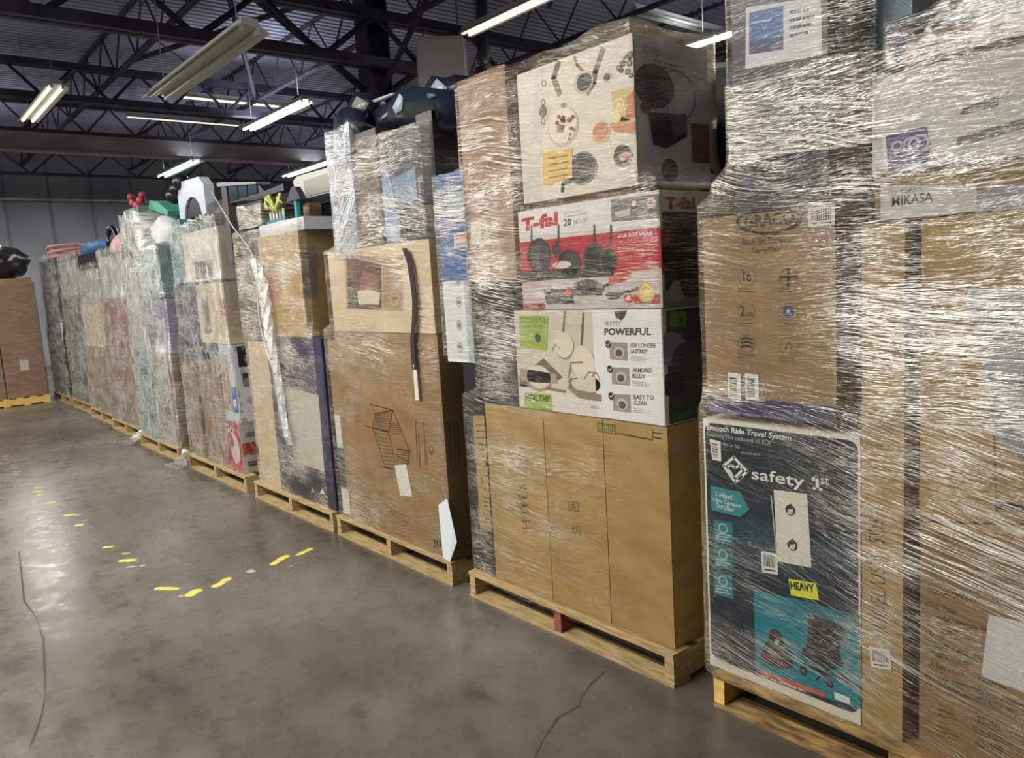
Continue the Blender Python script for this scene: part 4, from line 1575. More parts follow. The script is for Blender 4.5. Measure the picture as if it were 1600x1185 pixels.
box(-2.03, -1.70, 2.56, 3.0, .953, 2.02, M((26, 28, 36), .4), 'black carton at the back of the cookware load', tape=False)
bm = bmesh.new()
bmesh.ops.create_icosphere(bm, subdivisions=4, radius=1)
for v in bm.verts:
    n_ = noise.noise(v.co * 2.3) * .14 + abs(noise.noise(v.co * 6)) * .08
    v.co = Vector((v.co.x * .20, v.co.y * .22, v.co.z * .13)) * (1 + n_)
    v.co += Vector((-1.88, 2.76, 2.16))
    v.co.z = max(v.co.z, 2.022)
tag(link('plastic_bag', bm, noisy('white_bag', (170, 176, 184), (214, 218, 222), 9, .35, bump=.5), loc=(-1.88, 2.76, 2.05), smooth=True), 'puffy white plastic bag on the black back carton', 'bag')

DB = [(-2.865, -1.69, Y + .002, 3.0, .07, .95), (-2.742, -1.69, Y, 2.9, .95, 1.37), (-2.748, -1.686, Y - .01, 2.85, 1.37, 1.77), (-2.748, -1.776, Y - .01, 2.53, 1.77, 2.29)]
film('clear stretch film wound round the cookware load', DB, .08, 2.335, FILM, seed=4, base=.4, side=.35, cap=True, dip=-.03,
     zones=[(-1.75, .5, .30, .6, .02), (-2.15, .25, .2, .2, .25), (-2.5, .7, .25, .12, .8), (-2.55, .4, .3, .18, .55), (-2.2, .85, .3, .08, .12), (-2.0, 1.15, .35, .2, .05), (-2.1, 1.6, .3, .12, .12),
            (-2.1, 2.05, .3, .2, .22), (-2.6, 1.3, .16, .3, 1.0), (-2.6, 1.9, .2, .45, 1.0), (-2.8, .25, .1, .2, .8), (-2.45, 2.0, .08, .2, .8), (-2.35, 1.43, .15, .05, .6)])

film('clear stretch film over the blue and white overhanging carton', [(-2.965, -2.752, Y - .01, 2.75, 1.1, 2.0)], 1.15, 2.0, FILM, seed=5, base=.55, side=.3, na=120,
     zones=[(-2.86, 1.3, .15, .12, .2), (-2.86, 1.85, .15, .12, 1.0)])

# ================================================================ helpers for odd goods
def rbox(x0, x1, y0, y1, z0, z1, mat, label, cat, r=.03, name='storage_bin', group=None, rot=0, tilt=0):
    bm = bmesh.new()
    add_box(bm, x0, x1, y0, y1, z0, z1)
    bevel(bm, r, 4)
    o = link(name, bm, mat, loc=((x0 + x1) / 2, (y0 + y1) / 2, z0), smooth=False)
    for p in o.data.polygons:
        p.use_smooth = True
    tag(o, label, cat, group)
    o.rotation_euler = (0, tilt, rot)
    return o


def blob(cx, cy, cz, rx, ry, rz, mat, label, cat='bag', name='plastic_bag', amp=.12, sd=0, flat=None):
    bm = bmesh.new()
    bmesh.ops.create_icosphere(bm, subdivisions=4, radius=1)
    for v in bm.verts:
        n_ = noise.noise(v.co * 1.9 + Vector((sd, sd, 0))) * amp + abs(noise.noise(v.co * 5 + Vector((0, sd, 0)))) * amp * .7
        v.co = Vector((v.co.x * rx, v.co.y * ry, v.co.z * rz)) * (1 + n_) + Vector((cx, cy, cz))
        if flat is not None:
            v.co.z = max(v.co.z, flat)
    o = link(name, bm, mat, loc=(cx, cy, flat if flat is not None else cz - rz), smooth=True)
    return tag(o, label, cat)


def on_y(px, py, y):
    d = ray(px, py)
    p = CAM_P + d * ((y - CAM_P.y) / d.y)
    return (p.x, p.z)


def seat_piece(r, name, pts, y, dep, mat, bev=.012):
    """rounded moulded shell with the given outline at depth y"""
    bm = bmesh.new()
    add_prism(bm, [on_y(a, b, y) for a, b in pts], 'y', y, y + dep)
    bevel(bm, bev, 3)
    o = link(name, bm, mat, r)
    for p in o.data.polygons:
        p.use_smooth = True
    return o


def seat(label, x, y, z):
    r = empty('car_seat', (x, y, z))
    tag(r, label, 'car seat', 'dark moulded seats on top of the shelf carton load')
    return r


# ================================================================ load with the wire shelf carton
Y = 2.085
pallet(-4.235, -3.03, 2.06, 3.07, 'wooden pallet under the wire shelf carton')
b = box(-4.092, -3.042, Y, 2.95, P0, 1.252, 'd', 'very large brown carton with a line drawing of a wire shelf', tape=False)
a = Art(b, 'F', Y)
SH = (92, 62, 36)
def zq(pts):
    return [(400 + x / 3.95, 560 + y / 3.95) for x, y in pts]
for pts in ([(705, 285), (845, 320)], [(705, 275), (715, 292)], [(845, 320), (735, 345), (720, 430), (800, 680)], [(845, 320), (820, 455), (870, 690)], [(845, 320), (950, 575)],
            [(950, 575), (940, 650), (870, 690), (800, 670)], [(720, 430), (820, 455)], [(870, 560), (950, 575)], [(865, 600), (945, 640)], [(670, 415), (720, 432)], [(760, 665), (850, 690)]):
    a.line(zq(pts), .006, SH, 1)
for k in range(9):
    t = k / 8
    a.line(zq([(735 - 12 * t + 8, 345 + 85 * t), (845 - 22 * t, 325 + 125 * t)]), .0035, SH, 1)
for k in range(11):
    t = k / 10
    a.line(zq([(722 + 78 * t, 432 + 245 * t), (820 + 50 * t, 458 + 225 * t)]), .0035, SH, 1)
for k in range(6):
    t = k / 5
    a.line(zq([(830 + 20 * t, 400 + 70 * t), (875 + 24 * t, 400 + 60 * t)]), .0035, SH, 1)
    a.line(zq([(868 + 2 * t, 560 + 80 * t), (948 - 4 * t, 572 + 78 * t)]), .0035, SH, 1)
for x_, y0_, y1_ in ((985, 380, 640), (1003, 470, 680), (1035, 390, 660), (1050, 560, 690)):
    a.line(zq([(x_, y0_), (x_ + 12, y1_)]), .006, SH, 1)
a.disc(400 + 1082 / 3.95, 560 + 568 / 3.95, 7, SH, 1, .9)
a.disc(400 + 1082 / 3.95, 560 + 560 / 3.95, 4, (164, 126, 85), 2, .9)
for i in range(3):
    for j in range(5):
        a.line(zq([(850 + i * 42, 940 + j * 34 + i * 20), (880 + i * 42, 952 + j * 34 + i * 20)]), .004, (112, 80, 50), 1)
a.lines(zq([(840, 1075), (960, 1120), (955, 930), (830, 900)]), 9, (118, 86, 54), 1, .25, seed=8)
for k in range(4):
    a.poly(zq([(1095 + k * 18, 1110 + k * 6), (1105 + k * 18, 1114 + k * 6), (1112 + k * 18, 1170 + k * 6), (1100 + k * 18, 1166 + k * 6)]), (40, 30, 24), 1)
a.text('NYKA', zq([(600, 300)])[0], zq([(612, 400)])[0], zq([(640, 300)])[0], (120, 90, 58), 1)
a.done()
a = Art(b, 'F', Y, base=.003)
a.poly(zq([(893, 850), (968, 855), (930, 655), (858, 660)]), (214, 214, 204), 0)
a.done('sticker_label', 'plain white label')
a = Art(b, 'R', -3.042)
a.line([(702, 594), (709, 592), (711, 620), (703, 622)], .006, (150, 130, 104), 1, closed=True)
for x_ in (704, 712, 717):
    a.line([(x_ - 2, 660), (x_, 730)], .004, (66, 44, 26), 1)
a.done()
# loose sheet tucked at the open corner
bm = bmesh.new()
pp = [(-3.11, Y - .016, .13), (-3.045, Y - .02, .125), (-2.985, Y - .012, .24), (-3.00, Y - .018, .33), (-3.035, Y - .016, .45), (-3.12, Y - .014, .40)]
f = bm.faces.new([bm.verts.new(p) for p in pp])
g_ = bmesh.ops.extrude_face_region(bm, geom=[f])
for v in [q for q in g_['geom'] if isinstance(q, bmesh.types.BMVert)]:
    v.co.y += .0012
tag(link('paper_sheet', bm, M((204, 214, 218), .4), loc=(-3.05, Y - .015, .13)), 'creased white sheet sticking out at the lower corner of the shelf carton', 'paper')
b = box(-4.205, -4.10, Y + .01, 2.9, P0, 1.20, 'd', 'thin upright carton with green and white labels beside the shelf carton', tape=False)
a = Art(b, 'F', Y + .01, (-4.205, -4.10, P0, 1.2))
a.rect(-4.2, -4.13, .55, .75, (206, 206, 196), 1)
a.rect(-4.2, -4.12, .30, .55, (54, 74, 72), 1)
a.rect(-4.2, -4.11, .14, .30, (206, 206, 200), 1)
a.done()
b = box(-4.085, -3.055, Y + .002, 2.9, 1.256, 1.705, 'p', 'pale cream carton with a photo panel, above the shelf carton', tape=False)
a = Art(b, 'F', Y + .002)
zc = lambda pts: [(400 + x / 3.95, 280 + y / 3.95) for x, y in pts]
a.poly(zc([(560, 800), (910, 815), (905, 480), (545, 470)]), (160, 134, 104), 0)
a.poly(zc([(570, 800), (775, 805), (775, 530), (560, 480)]), (96, 66, 56), 1)
a.poly(zc([(640, 690), (770, 690), (750, 600), (660, 560)]), (134, 90, 80), 2)
a.poly(zc([(625, 770), (760, 775), (770, 700), (700, 680), (630, 690)]), (196, 190, 170), 3)
a.poly(zc([(570, 790), (640, 800), (625, 690), (570, 590)]), (24, 22, 24), 4)
a.line(zc([(782, 530), (785, 805)]), .006, (196, 180, 150), 3)
a.line(zc([(850, 670), (885, 730), (855, 790), (825, 740)]), .006, (190, 178, 150), 2, closed=True)
a.line(zc([(840, 740), (875, 735)]), .010, (120, 100, 76), 2)
a.done()
# wrapped goods above
box(-3.94, -3.715, Y + .02, 2.7, 1.708, 2.33, M((104, 114, 132), .4), 'grey-blue carton at the outer side of the seat stack, under film', tape=False)
box(-3.71, -3.47, Y + .01, 2.75, 1.708, 2.29, M((92, 80, 72), .5), 'taupe carton in the middle below the moulded black seats', tape=False)
b = box(-3.465, -3.12, Y + .02, 2.7, 1.708, 2.25, M((34, 48, 66), .35), 'dark blue carton below the boxy black seat with the bright sticker', tape=False)
a = Art(b, 'F', Y + .02)
a.uv([(-3.46, 1.72), (-3.46, 2.15), (-3.40, 2.1), (-3.32, 1.8), (-3.33, 1.72)], (110, 140, 176), 0)
a.uv([(-3.33, 1.88), (-3.15, 1.9), (-3.15, 2.05), (-3.36, 2.02)], (96, 128, 156), 1)
a.done()
box(-3.115, -2.985, Y + .02, 2.6, 1.708, 2.28, BLACK, 'slim black carton next to the blue and white carton', tape=False)
SEATF = noisy('seat_shell', (16, 20, 32), (34, 42, 60), 5, .3, bump=.05)
r = seat('black moulded seat with a round wing and pale pointed sticker, outermost of the seats', -3.8, 2.3, 2.33)
seat_piece(r, 'side_wing', [(521, 214), (521, 188), (525, 178), (533, 170), (541, 167), (549, 172), (553, 190), (562, 205), (560, 222), (540, 218)], 2.12, .10, SEATF, .02)
seat_piece(r, 'side_wing', [(547, 200), (546, 160), (552, 147), (558, 144), (579, 159), (570, 180), (556, 208)], 2.23, .10, SEATF, .012)
seat_piece(r, 'sticker_label', [(550, 190), (550, 163), (557, 150), (576, 161), (566, 180)], 2.226, .003, M((150, 148, 142), .25), .0005)
seat_piece(r, 'seat_shell', [(553, 216), (562, 196), (580, 176), (604, 160), (620, 152), (626, 168), (614, 196), (585, 214)], 2.26, .30, SEATF, .02)
seat_piece(r, 'trim_strip', [(578, 158), (612, 145), (613, 148), (580, 162)], 2.25, .03, M((196, 196, 200), .3), .001)
r = seat('boxy black moulded seat with a bright white sticker at mid load', -3.25, 2.3, 2.28)
seat_piece(r, 'seat_shell', [(605, 186), (606, 166), (614, 150), (628, 134), (666, 136), (680, 148), (692, 168), (700, 190), (690, 204), (620, 196)], 2.135, .34, SEATF, .02)
seat_piece(r, 'sticker_label', [(613, 168), (624, 146), (629, 152), (628, 172), (618, 178)], 2.130, .004, M((190, 206, 216), .2), .0005)
seat_piece(r, 'seat_pad', [(630, 182), (632, 160), (676, 160), (688, 184), (680, 190)], 2.128, .006, noisy('seat_fabric', (10, 11, 16), (22, 24, 32), 40, .8), .001)
seat_piece(r, 'trim_strip', [(667, 146), (678, 146), (680, 152), (668, 154)], 2.128, .006, M((90, 110, 130), .3), .0008)
r = seat('highest black moulded seat, rearmost beside the streaked brown carton', -3.0, 2.5, 2.3)
seat_piece(r, 'seat_shell', [(660, 142), (674, 118), (690, 125), (710, 116), (722, 120), (724, 134), (706, 150), (706, 210), (690, 210), (678, 156)], 2.36, .28, SEATF, .02)
seat_piece(r, 'sticker_label', [(671, 139), (682, 123), (699, 137), (694, 147)], 2.354, .004, M((176, 190, 200), .2), .0005)
# hanging black strap
bm = bmesh.new()
sp = [(632, 388), (640, 410), (645, 440), (648, 470), (647, 500), (644, 530), (646, 560), (648, 578)]
L_, Rr = [], []
for i, q in enumerate(sp):
    d = ray(*q); t = (Y - .02 - CAM_P.y) / d.y
    p = CAM_P + d * t
    wv = .022
    L_.append(bm.verts.new((p.x - wv, p.y - .002 * math.sin(i), p.z)))
    Rr.append(bm.verts.new((p.x + wv, p.y - .004, p.z)))
for i in range(len(sp) - 1):
    bm.faces.new((L_[i], Rr[i], Rr[i + 1], L_[i + 1]))
g_ = bmesh.ops.extrude_face_region(bm, geom=list(bm.faces))
for v in [q for q in g_['geom'] if isinstance(q, bmesh.types.BMVert)]:
    v.co.y += .003
ST = tag(link('webbing_strap', bm, noisy('webbing', (18, 16, 18), (44, 40, 40), 60, .7), loc=(-3.4, Y - .02, 1.3)), 'long black webbing strap hanging down over the pale carton', 'strap')
d = ray(650, 598); p = CAM_P + d * ((Y - .021) / d.y)
bm = bmesh.new()
add_box(bm, p.x - .016, p.x + .016, Y - .022, Y - .019, p.z - .09, p.z + .09)
link('strap_tip', bm, M((206, 200, 186), .6), ST, )['label'] = 'pale strap end'
CB = [(-4.205, -3.042, Y + .004, 2.95, .08, 1.25), (-4.10, -3.05, Y + .002, 2.9, 1.25, 1.7), (-3.95, -2.99, Y + .01, 2.75, 1.7, 2.3)]
film('clear stretch film round the shelf carton and the seats above it', CB, .12, 2.28, FILM, seed=6, base=.45, side=.2,
     zones=[(-3.5, .75, .38, .30, .06), (-3.3, .35, .3, .15, .3), (-3.9, .2, .2, .12, .8), (-3.6, 1.15, .5, .10, .7), (-3.7, 1.5, .3, .15, .3), (-3.3, 1.5, .18, .2, .8), (-3.6, 1.85, .4, .12, .9), (-3.6, 2.1, .4, .2, .85), (-4.0, 1.9, .12, .3, .9)])
film('milky film bulge at the upper outer side of the seat stack', [(-3.955, -3.71, Y + .005, 2.72, 1.5, 2.36)], 1.66, 2.35, FILM_B, seed=7, base=.9, side=.9, jag=.007, na=140)

# ================================================================ load with the blue carton
Y = 2.10
pallet(-5.53, -4.29, 2.06, 3.07, 'pale wooden pallet under the dark blue carton')
b = box(-5.47, -5.125, Y, 2.9, P0, 1.16, CARD_P, 'film-covered pale brown carton standing beside the dark blue carton', tape=False)
b = box(-5.12, -4.30, Y, 2.9, P0, 1.205, M((40, 46, 86), .4), 'tall dark blue carton with a pale label panel', tape=False)
a = Art(b, 'F', Y, (-5.12, -4.30, P0, 1.205))
a.uv([(-4.86, .36), (-4.42, .36), (-4.40, .85), (-4.90, .88)], (186, 184, 172), 1)
a.uv([(-5.05, .55), (-4.9, .55), (-4.9, .86), (-5.05, .88)], (120, 124, 146), 1)
a.uv([(-5.1, P0), (-4.31, P0), (-4.31, .30), (-5.1, .32)], (28, 34, 56), 1)
a.poly([(500, 772), (504, 763), (508, 772)], WHT, 2)
a.poly([(486, 770), (489, 762), (492, 770)], (150, 156, 170), 2)
a.line([(430, 742), (470, 750)], .006, (80, 86, 110), 2)
a.lines([(452, 730), (468, 733), (468, 700), (452, 698)], 5, (90, 94, 110), 2, .4)
a.done()
b = box(-5.10, -4.478, Y, 2.42, 1.21, 1.865, 'c', 'brown carton with faint red print above the dark blue carton', tape=False)
a = Art(b, 'F', Y)
a.poly([(420, 470), (440, 472), (438, 428), (420, 426)], (170, 100, 82), 0)
a.poly([(421, 424), (430, 421), (430, 412), (421, 412)], (70, 60, 60), 0)
a.line([(423, 490), (474, 480)], .004, (120, 86, 52), 0)
a.done()
a = Art(b, 'R', -4.478)
a.poly([(473, 467), (497, 468), (494, 385), (472, 382)], (128, 116, 116), 0)
a.done()
box(-5.50, -5.11, Y + .05, 2.9, 1.165, 1.50, M((52, 50, 58), .5), 'charcoal carton just above the film-covered pale brown carton', tape=False)
box(-5.50, -5.12, Y + .06, 2.85, 1.505, 1.95, M((38, 40, 54), .4), 'blue-black carton stacked on the charcoal carton', tape=False)
# white tray table with toy tree, teal and green pieces
r = empty('play_table', (-4.75, 2.32, 1.87))
tag(r, 'white lidded toy tray with teal and green toys on the brown carton', 'toy')
bm = bmesh.new(); add_box(bm, -5.10, -4.42, 2.12, 2.40, 1.868, 1.945); bevel(bm, .03, 3)
link('tray', bm, M((200, 204, 212), .35), r)
for k in range(5):
    bm = bmesh.new(); add_tube(bm, [(-4.98 + k * .05, 2.16, 1.94), (-4.98 + k * .05, 2.16, 2.03)], .010, 8)
    link('toy_peg', bm, M((214, 214, 208), .4), r)
bm = bmesh.new(); add_box(bm, -5.02, -4.72, 2.14, 2.30, 1.945, 1.965); bevel(bm, .008, 2)
link('toy_base', bm, M((40, 130, 140), .4), r)
bm = bmesh.new()
for k in range(14):
    th = k * 2.4
    p0 = Vector((-4.88, 2.17, 2.03))
    add_tube(bm, [p0, p0 + Vector((math.cos(th) * .10, -.03 + math.sin(th) * .03, .05 + .04 * math.sin(k))), p0 + Vector((math.cos(th) * .14, -.03, .03 + .07 * math.sin(k * 1.7)))], [.012, .014, .004], 5)
link('toy_leaves', bm, M((186, 200, 110), .5), r)
bm = bmesh.new(); add_prism(bm, [(-4.70, 2.06), (-4.50, 2.06), (-4.53, 2.10), (-4.57, 2.14), (-4.62, 2.14), (-4.67, 2.09)], 'y', 2.15, 2.19); bevel(bm, .008, 2)
link('toy_cloud', bm, M((60, 58, 72), .5), r)
bm = bmesh.new(); add_box(bm, -4.62, -4.585, 2.16, 2.185, 1.94, 2.065); bevel(bm, .005, 1)
link('toy_post', bm, M((40, 140, 140), .4), r)
box(-4.80, -4.71, 2.305, 2.39, 1.946, 2.06, CARD_R, 'small brown block box among the toys on the white tray', tape=False)
# black appliances
box(-5.04, -4.33, 2.44, 2.95, 1.21, 1.868, BLACK, 'big black carton behind the faint red-print carton', tape=False)
rbox(-5.2, -4.34, 2.44, 2.95, 1.87, 2.055, BLACK, 'flat black appliance below the white rounded machine', 'appliance', r=.02, name='appliance')
r = empty('white_machine', (-4.85, 2.7, 2.06))
tag(r, 'white machine with rounded shoulders and a black lower band', 'appliance')
bm = bmesh.new(); add_prism(bm, [(-5.20, 2.122), (-4.5, 2.122), (-4.5, 2.275), (-5.10, 2.285), (-5.17, 2.265), (-5.20, 2.22)], 'y', 2.43, 2.92); bevel(bm, .018, 3)
link('body', bm, M((206, 204, 190), .35), r)
bm = bmesh.new(); add_box(bm, -5.20, -4.5, 2.425, 2.92, 2.06, 2.12); bevel(bm, .006, 2)
link('lower_band', bm, BLACK, r)
bm = bmesh.new()
add_box(bm, -5.0, -4.56, 2.424, 2.430, 2.13, 2.24)
link('front_panel', bm, M((160, 158, 144), .3), r)
box(-5.50, -5.13, 2.17, 2.9, 1.953, 2.128, M((50, 50, 56), .3), 'dark grey carton banded with glossy film under the windowed case', tape=False)
r = empty('storage_case', (-5.3, 2.3, 2.13))
tag(r, 'black case with dark teal windows and a grey end post, lying on the banded carton', 'case')
bm = bmesh.new(); add_box(bm, -5.74, -5.64, 2.13, 2.20, 1.72, 2.31); bevel(bm, .01, 2)
link('upright', bm, noisy('case_grey', (60, 60, 64), (82, 82, 84), 6, .5), r)
bm = bmesh.new(); add_prism(bm, [(-5.63, 2.155), (-4.98, 2.133), (-4.70, 2.133), (-4.70, 2.175), (-5.0, 2.165), (-5.08, 2.215), (-5.63, 2.275)], 'y', 2.14, 2.21); bevel(bm, .008, 2)
link('body', bm, BLACK, r)
for k in range(3):
    bm = bmesh.new(); x_ = -5.60 + k * .17
    add_prism(bm, [(x_, 2.17), (x_ + .15, 2.165), (x_ + .15, 2.255 - .018 * k), (x_, 2.268 - .018 * k)], 'y', 2.134, 2.139)
    link('window', bm, M((26, 56, 70), .15), r)
bm = bmesh.new(); add_prism(bm, [(-5.78, 2.292), (-5.08, 2.22), (-5.08, 2.235), (-5.76, 2.32), (-5.80, 2.31)], 'y', 2.12, 2.22); bevel(bm, .005, 1)
link('top_rail', bm, M((130, 134, 134), .35), r)
BB = [(-5.47, -4.30, Y, 2.9, .08, 1.21), (-5.50, -4.46, Y, 2.9, 1.21, 1.95)]
film('clear stretch film round the dark blue carton load', BB, .10, 1.93, FILM, seed=9, base=.85, side=.2, jag=.004,
     zones=[(-5.3, .8, .15, .5, 1.0), (-5.0, .8, .14, .5, .8), (-4.5, .6, .18, .5, .35), (-4.8, .2, .3, .08, .2), (-4.8, 1.7, .3, .12, 1.0), (-4.8, 1.35, .3, .12, .5), (-5.3, 1.6, .15, .3, .8)])
film('glossy film band round the black-framed case', [(-5.52, -5.13, 2.16, 2.92, 1.9, 2.15)], 1.95, 2.13, FILM, seed=10, base=1.0, side=.8, na=140)
# diagonal stretched film rope
bm = bmesh.new()
pA = Vector((-5.78, 2.07, 2.26)); pM = Vector((-5.40, 2.045, 1.99)); pB = Vector((-5.12, 2.07, 1.72)); pC = Vector((-5.14, 2.075, 1.3)); pD = Vector((-5.0, 2.08, .95))
cp = [pA, pM, pB, pC, pD]
pts_ = []
for i in range(4):
    p0_, p1_, p2_, p3_ = cp[max(0, i - 1)], cp[i], cp[i + 1], cp[min(4, i + 2)]
    for k in range(8):
        t = k / 8
        pts_.append(.5 * ((2 * p1_) + (p2_ - p0_) * t + (2 * p0_ - 5 * p1_ + 4 * p2_ - p3_) * t * t + (3 * p1_ - p0_ - 3 * p2_ + p3_) * t ** 3))
add_tube(bm, pts_, [.003 + .005 * abs(noise.noise(Vector((i * .6, 0, 3)))) + (.002 if i > 14 else 0) for i in range(len(pts_))], 6)
tag(link('film_rope', bm, M((206, 206, 196), .25), loc=pD), 'twisted white film cord running diagonally down beside the dark blue load', 'plastic wrap')

hang = []
for i, (px_, py_) in enumerate([(402, 415), (410, 440), (414, 470), (418, 500), (424, 530), (431, 560), (437, 600), (441, 640), (450, 690)]):
    X_, Z_ = on_y(px_, py_, 2.05)
    hang.append((X_, 2.045 + .008 * math.sin(i), Z_))
film_tail(hang, .11, 'bunched film hanging in a rumpled strip in front of the dark blue carton')
# ================================================================ load with the red and white carton
Y = 2.10
pallet(-7.04, -5.70, 2.06, 3.07, 'wooden pallet under the red and white carton load, film knot at its corner')
b = box(-7.02, -6.68, Y, 2.9, P0, .93, CARD_D, 'upright brown carton at the outer side of the red-print load', tape=False)
b = box(-6.60, -6.12, Y, 2.9, P0, .98, CARD_R, 'wide reddish-brown carton with black figures near its base', tape=False)
a = Art(b, 'F', Y)
a.text('JL', (292, 690), (302, 696), (292, 678), (40, 34, 34), 1, bold=.03)
a.done()
b = box(-6.11, -5.82, Y, 2.7, P0, .52, M((206, 202, 198), .4), 'low red and white printed carton at the pallet corner', tape=False)
a = Art(b, 'F', Y, (-6.11, -5.82, P0, .52))
a.rect(-6.11, -5.822, P0, .52, (184, 36, 44), 0)
a.disc(368, 702, 22, (206, 190, 180), 1, .8)
a.disc(362, 690, 8, (150, 110, 90), 2, 1.2)
a.rect(-6.10, -5.95, .44, .5, (120, 30, 40), 1)
a.text('GO', (352, 672), (366, 682), (352, 660), (226, 210, 200), 2, bold=.04)
a.done()
a = Art(b, 'R', -5.82, (Y, 2.7, P0, .52))
a.rect(Y + .01, 2.4, .26, .36, (176, 24, 40), 1)
a.disc(388, 714, 4, WHT, 2, 1, hole=.5)
a.rect(Y + .04, 2.3, .17, .21, (40, 40, 48), 1)
a.rect(Y + .04, 2.3, .40, .44, (110, 116, 116), 1)
a.done()
b = box(-6.11, -5.80, Y + .01, 2.75, .525, 1.12, M((198, 202, 206), .4), 'white and blue carton stacked on the red-print carton', tape=False)
a = Art(b, 'F', Y + .01)
a.rect(-5.93, -5.82, .60, .80, (34, 106, 170), 1)
a.rect(-5.91, -5.84, .64, .70, (206, 210, 214), 2)
a.rect(-6.09, -5.95, .6, 1.05, (170, 140, 110), 1)
a.done()
a = Art(b, 'R', -5.80)
a.rect(Y + .04, 2.6, .95, 1.11, (30, 34, 40), 1)
a.rect(Y + .06, 2.5, .80, .90, (54, 58, 62), 1)
a.done()
GREYP = noisy('grey_wrapped_goods', (128, 130, 128), (176, 176, 170), 3, .5)
SILV = noisy('silvery_goods', (150, 154, 152), (196, 198, 192), 4, .4)
TEALG = noisy('teal_goods', (90, 130, 128), (130, 162, 156), 3, .4)
DARKG = noisy('dark_goods', (40, 42, 46), (70, 70, 72), 4, .5)
box(-6.98, -6.52, Y + .02, 2.8, .985, 1.62, DARKG, 'dark carton behind crumpled film above the wide reddish carton', tape=False)
b = box(-6.51, -5.88, Y + .02, 2.8, 1.125, 1.60, CARD_P, 'pale carton with a red tag above the white and blue carton', tape=False)
a = Art(b, 'F', Y + .02)
a.rect(-6.0, -5.9, 1.34, 1.47, (170, 44, 60), 1)
a.rect(-6.4, -6.25, 1.2, 1.5, (140, 130, 120), 1)
a.done()
b = box(-6.75, -5.90, Y + .03, 2.7, 1.625, 2.02, M((206, 196, 176), .5), 'cream carton in the upper middle of the red-print load', tape=False)
a = Art(b, 'F', Y + .03)
a.rect(-6.5, -6.1, 1.64, 1.78, (76, 76, 72), 1)
a.done()
box(-6.98, -6.76, Y + .03, 2.7, 1.625, 2.15, TEALG, 'teal-grey upright box at the outer top of the red-print load', tape=False)
bm = bmesh.new()
CHP = [(-6.92, 2.155), (-6.92, 2.47), (-6.35, 2.43), (-6.28, 2.22), (-6.35, 2.06)]
arc = [(-6.45 - .17 + .17 * math.cos(t), 2.10 + .13 * math.sin(t)) for t in [PI * k / 10 for k in range(11)]]
add_prism(bm, [(-6.95, 2.152), (-6.95, 2.47), (-6.40, 2.45), (-6.30, 2.38), (-6.30, 2.152), (-6.40, 2.152), (-6.44, 2.24), (-6.52, 2.30), (-6.62, 2.32), (-6.72, 2.30), (-6.80, 2.24), (-6.84, 2.152)], 'y', 2.20, 2.28)
bevel(bm, .012, 2)
r = empty('high_chair', (-6.6, 2.3, 2.15))
tag(r, 'white arched plastic chair panel with black knobs on top of the stack', 'chair')
link('chair_panel', bm, M((204, 216, 228), .3), r)
bm = bmesh.new(); add_prism(bm, [(-6.86, 2.155), (-6.80, 2.25), (-6.62, 2.33), (-6.44, 2.25), (-6.38, 2.155)], 'y', 2.215, 2.275); bevel(bm, .006, 1)
link('arch_lining', bm, BLACK, r)
for q in ((-6.98, 2.42), (-7.10, 2.38), (-6.88, 2.47)):
    bm = bmesh.new(); bmesh.ops.create_icosphere(bm, subdivisions=3, radius=.07); bm.transform(Matrix.Translation((q[0], 2.22, q[1])))
    link('knob', bm, BLACK, r, smooth=True)
bm = bmesh.new(); add_box(bm, -6.93, -6.70, 2.29, 2.6, 2.152, 2.26); bevel(bm, .02, 2)
link('seat_base', bm, BLACK, r)
rbox(-6.28, -5.90, 2.2, 2.7, 2.024, 2.22, DARKG, 'dark rounded bundle with brown patch beside the white arched panel', 'bundle', r=.05, name='bundle')
AB = [(-7.02, -5.82, Y, 2.9, .08, 1.12), (-6.99, -5.87, Y + .01, 2.85, 1.12, 1.62), (-6.98, -5.90, Y + .02, 2.75, 1.62, 2.1)]
film('crumpled clear film round the load with the red-print carton', AB, .10, 2.12, FILM_C, seed=11, base=.75, side=.6, jag=.018,
     zones=[(-6.3, .75, .35, .22, .6), (-5.9, .3, .12, .2, .25), (-6.3, 1.05, .5, .12, 1.0), (-6.5, .45, .3, .2, .35)])
film_tail([(-7.02, 2.05, .13), (-6.98, 2.0, .08), (-7.05, 1.96, .03), (-7.14, 1.93, .015), (-7.2, 1.92, .01)], .10, 'white knot of bunched film at the corner of the red-print pallet')
film_tail([(-8.60, 2.10, .13), (-8.66, 2.0, .05), (-8.78, 1.93, .02), (-8.95, 1.9, .008), (-9.1, 1.93, .006)], .07, 'loose film tail trailing on the floor by the silvery stack')

# ================================================================ stacks farther along the row
def far_load(x0, x1, y0, items, ztop, mat, seed, label, pal_label, jag=.028, fbase=.72, side=.6, gap=.02):
    pallet(x0 - .02, x1 + .02, y0 - .03, y0 + .97, pal_label)
    bs = []
    for (a0, a1, z0, z1, m_, lb, yo) in items:
        X0, X1 = x0 + a0 * (x1 - x0) + .003, x0 + a1 * (x1 - x0) - .003
        box(X0, X1, y0 + yo, y0 + .9, z0 + .001, z1 - .001, m_, lb, tape=(m_ in ('d', 'r', 'c')))
        bs.append((X0, X1, y0 + yo, y0 + .9, z0 - .02, z1))
    film(label, bs, .11, ztop, mat, seed=seed, base=fbase, side=side, jag=jag, na=180, dz=.04)


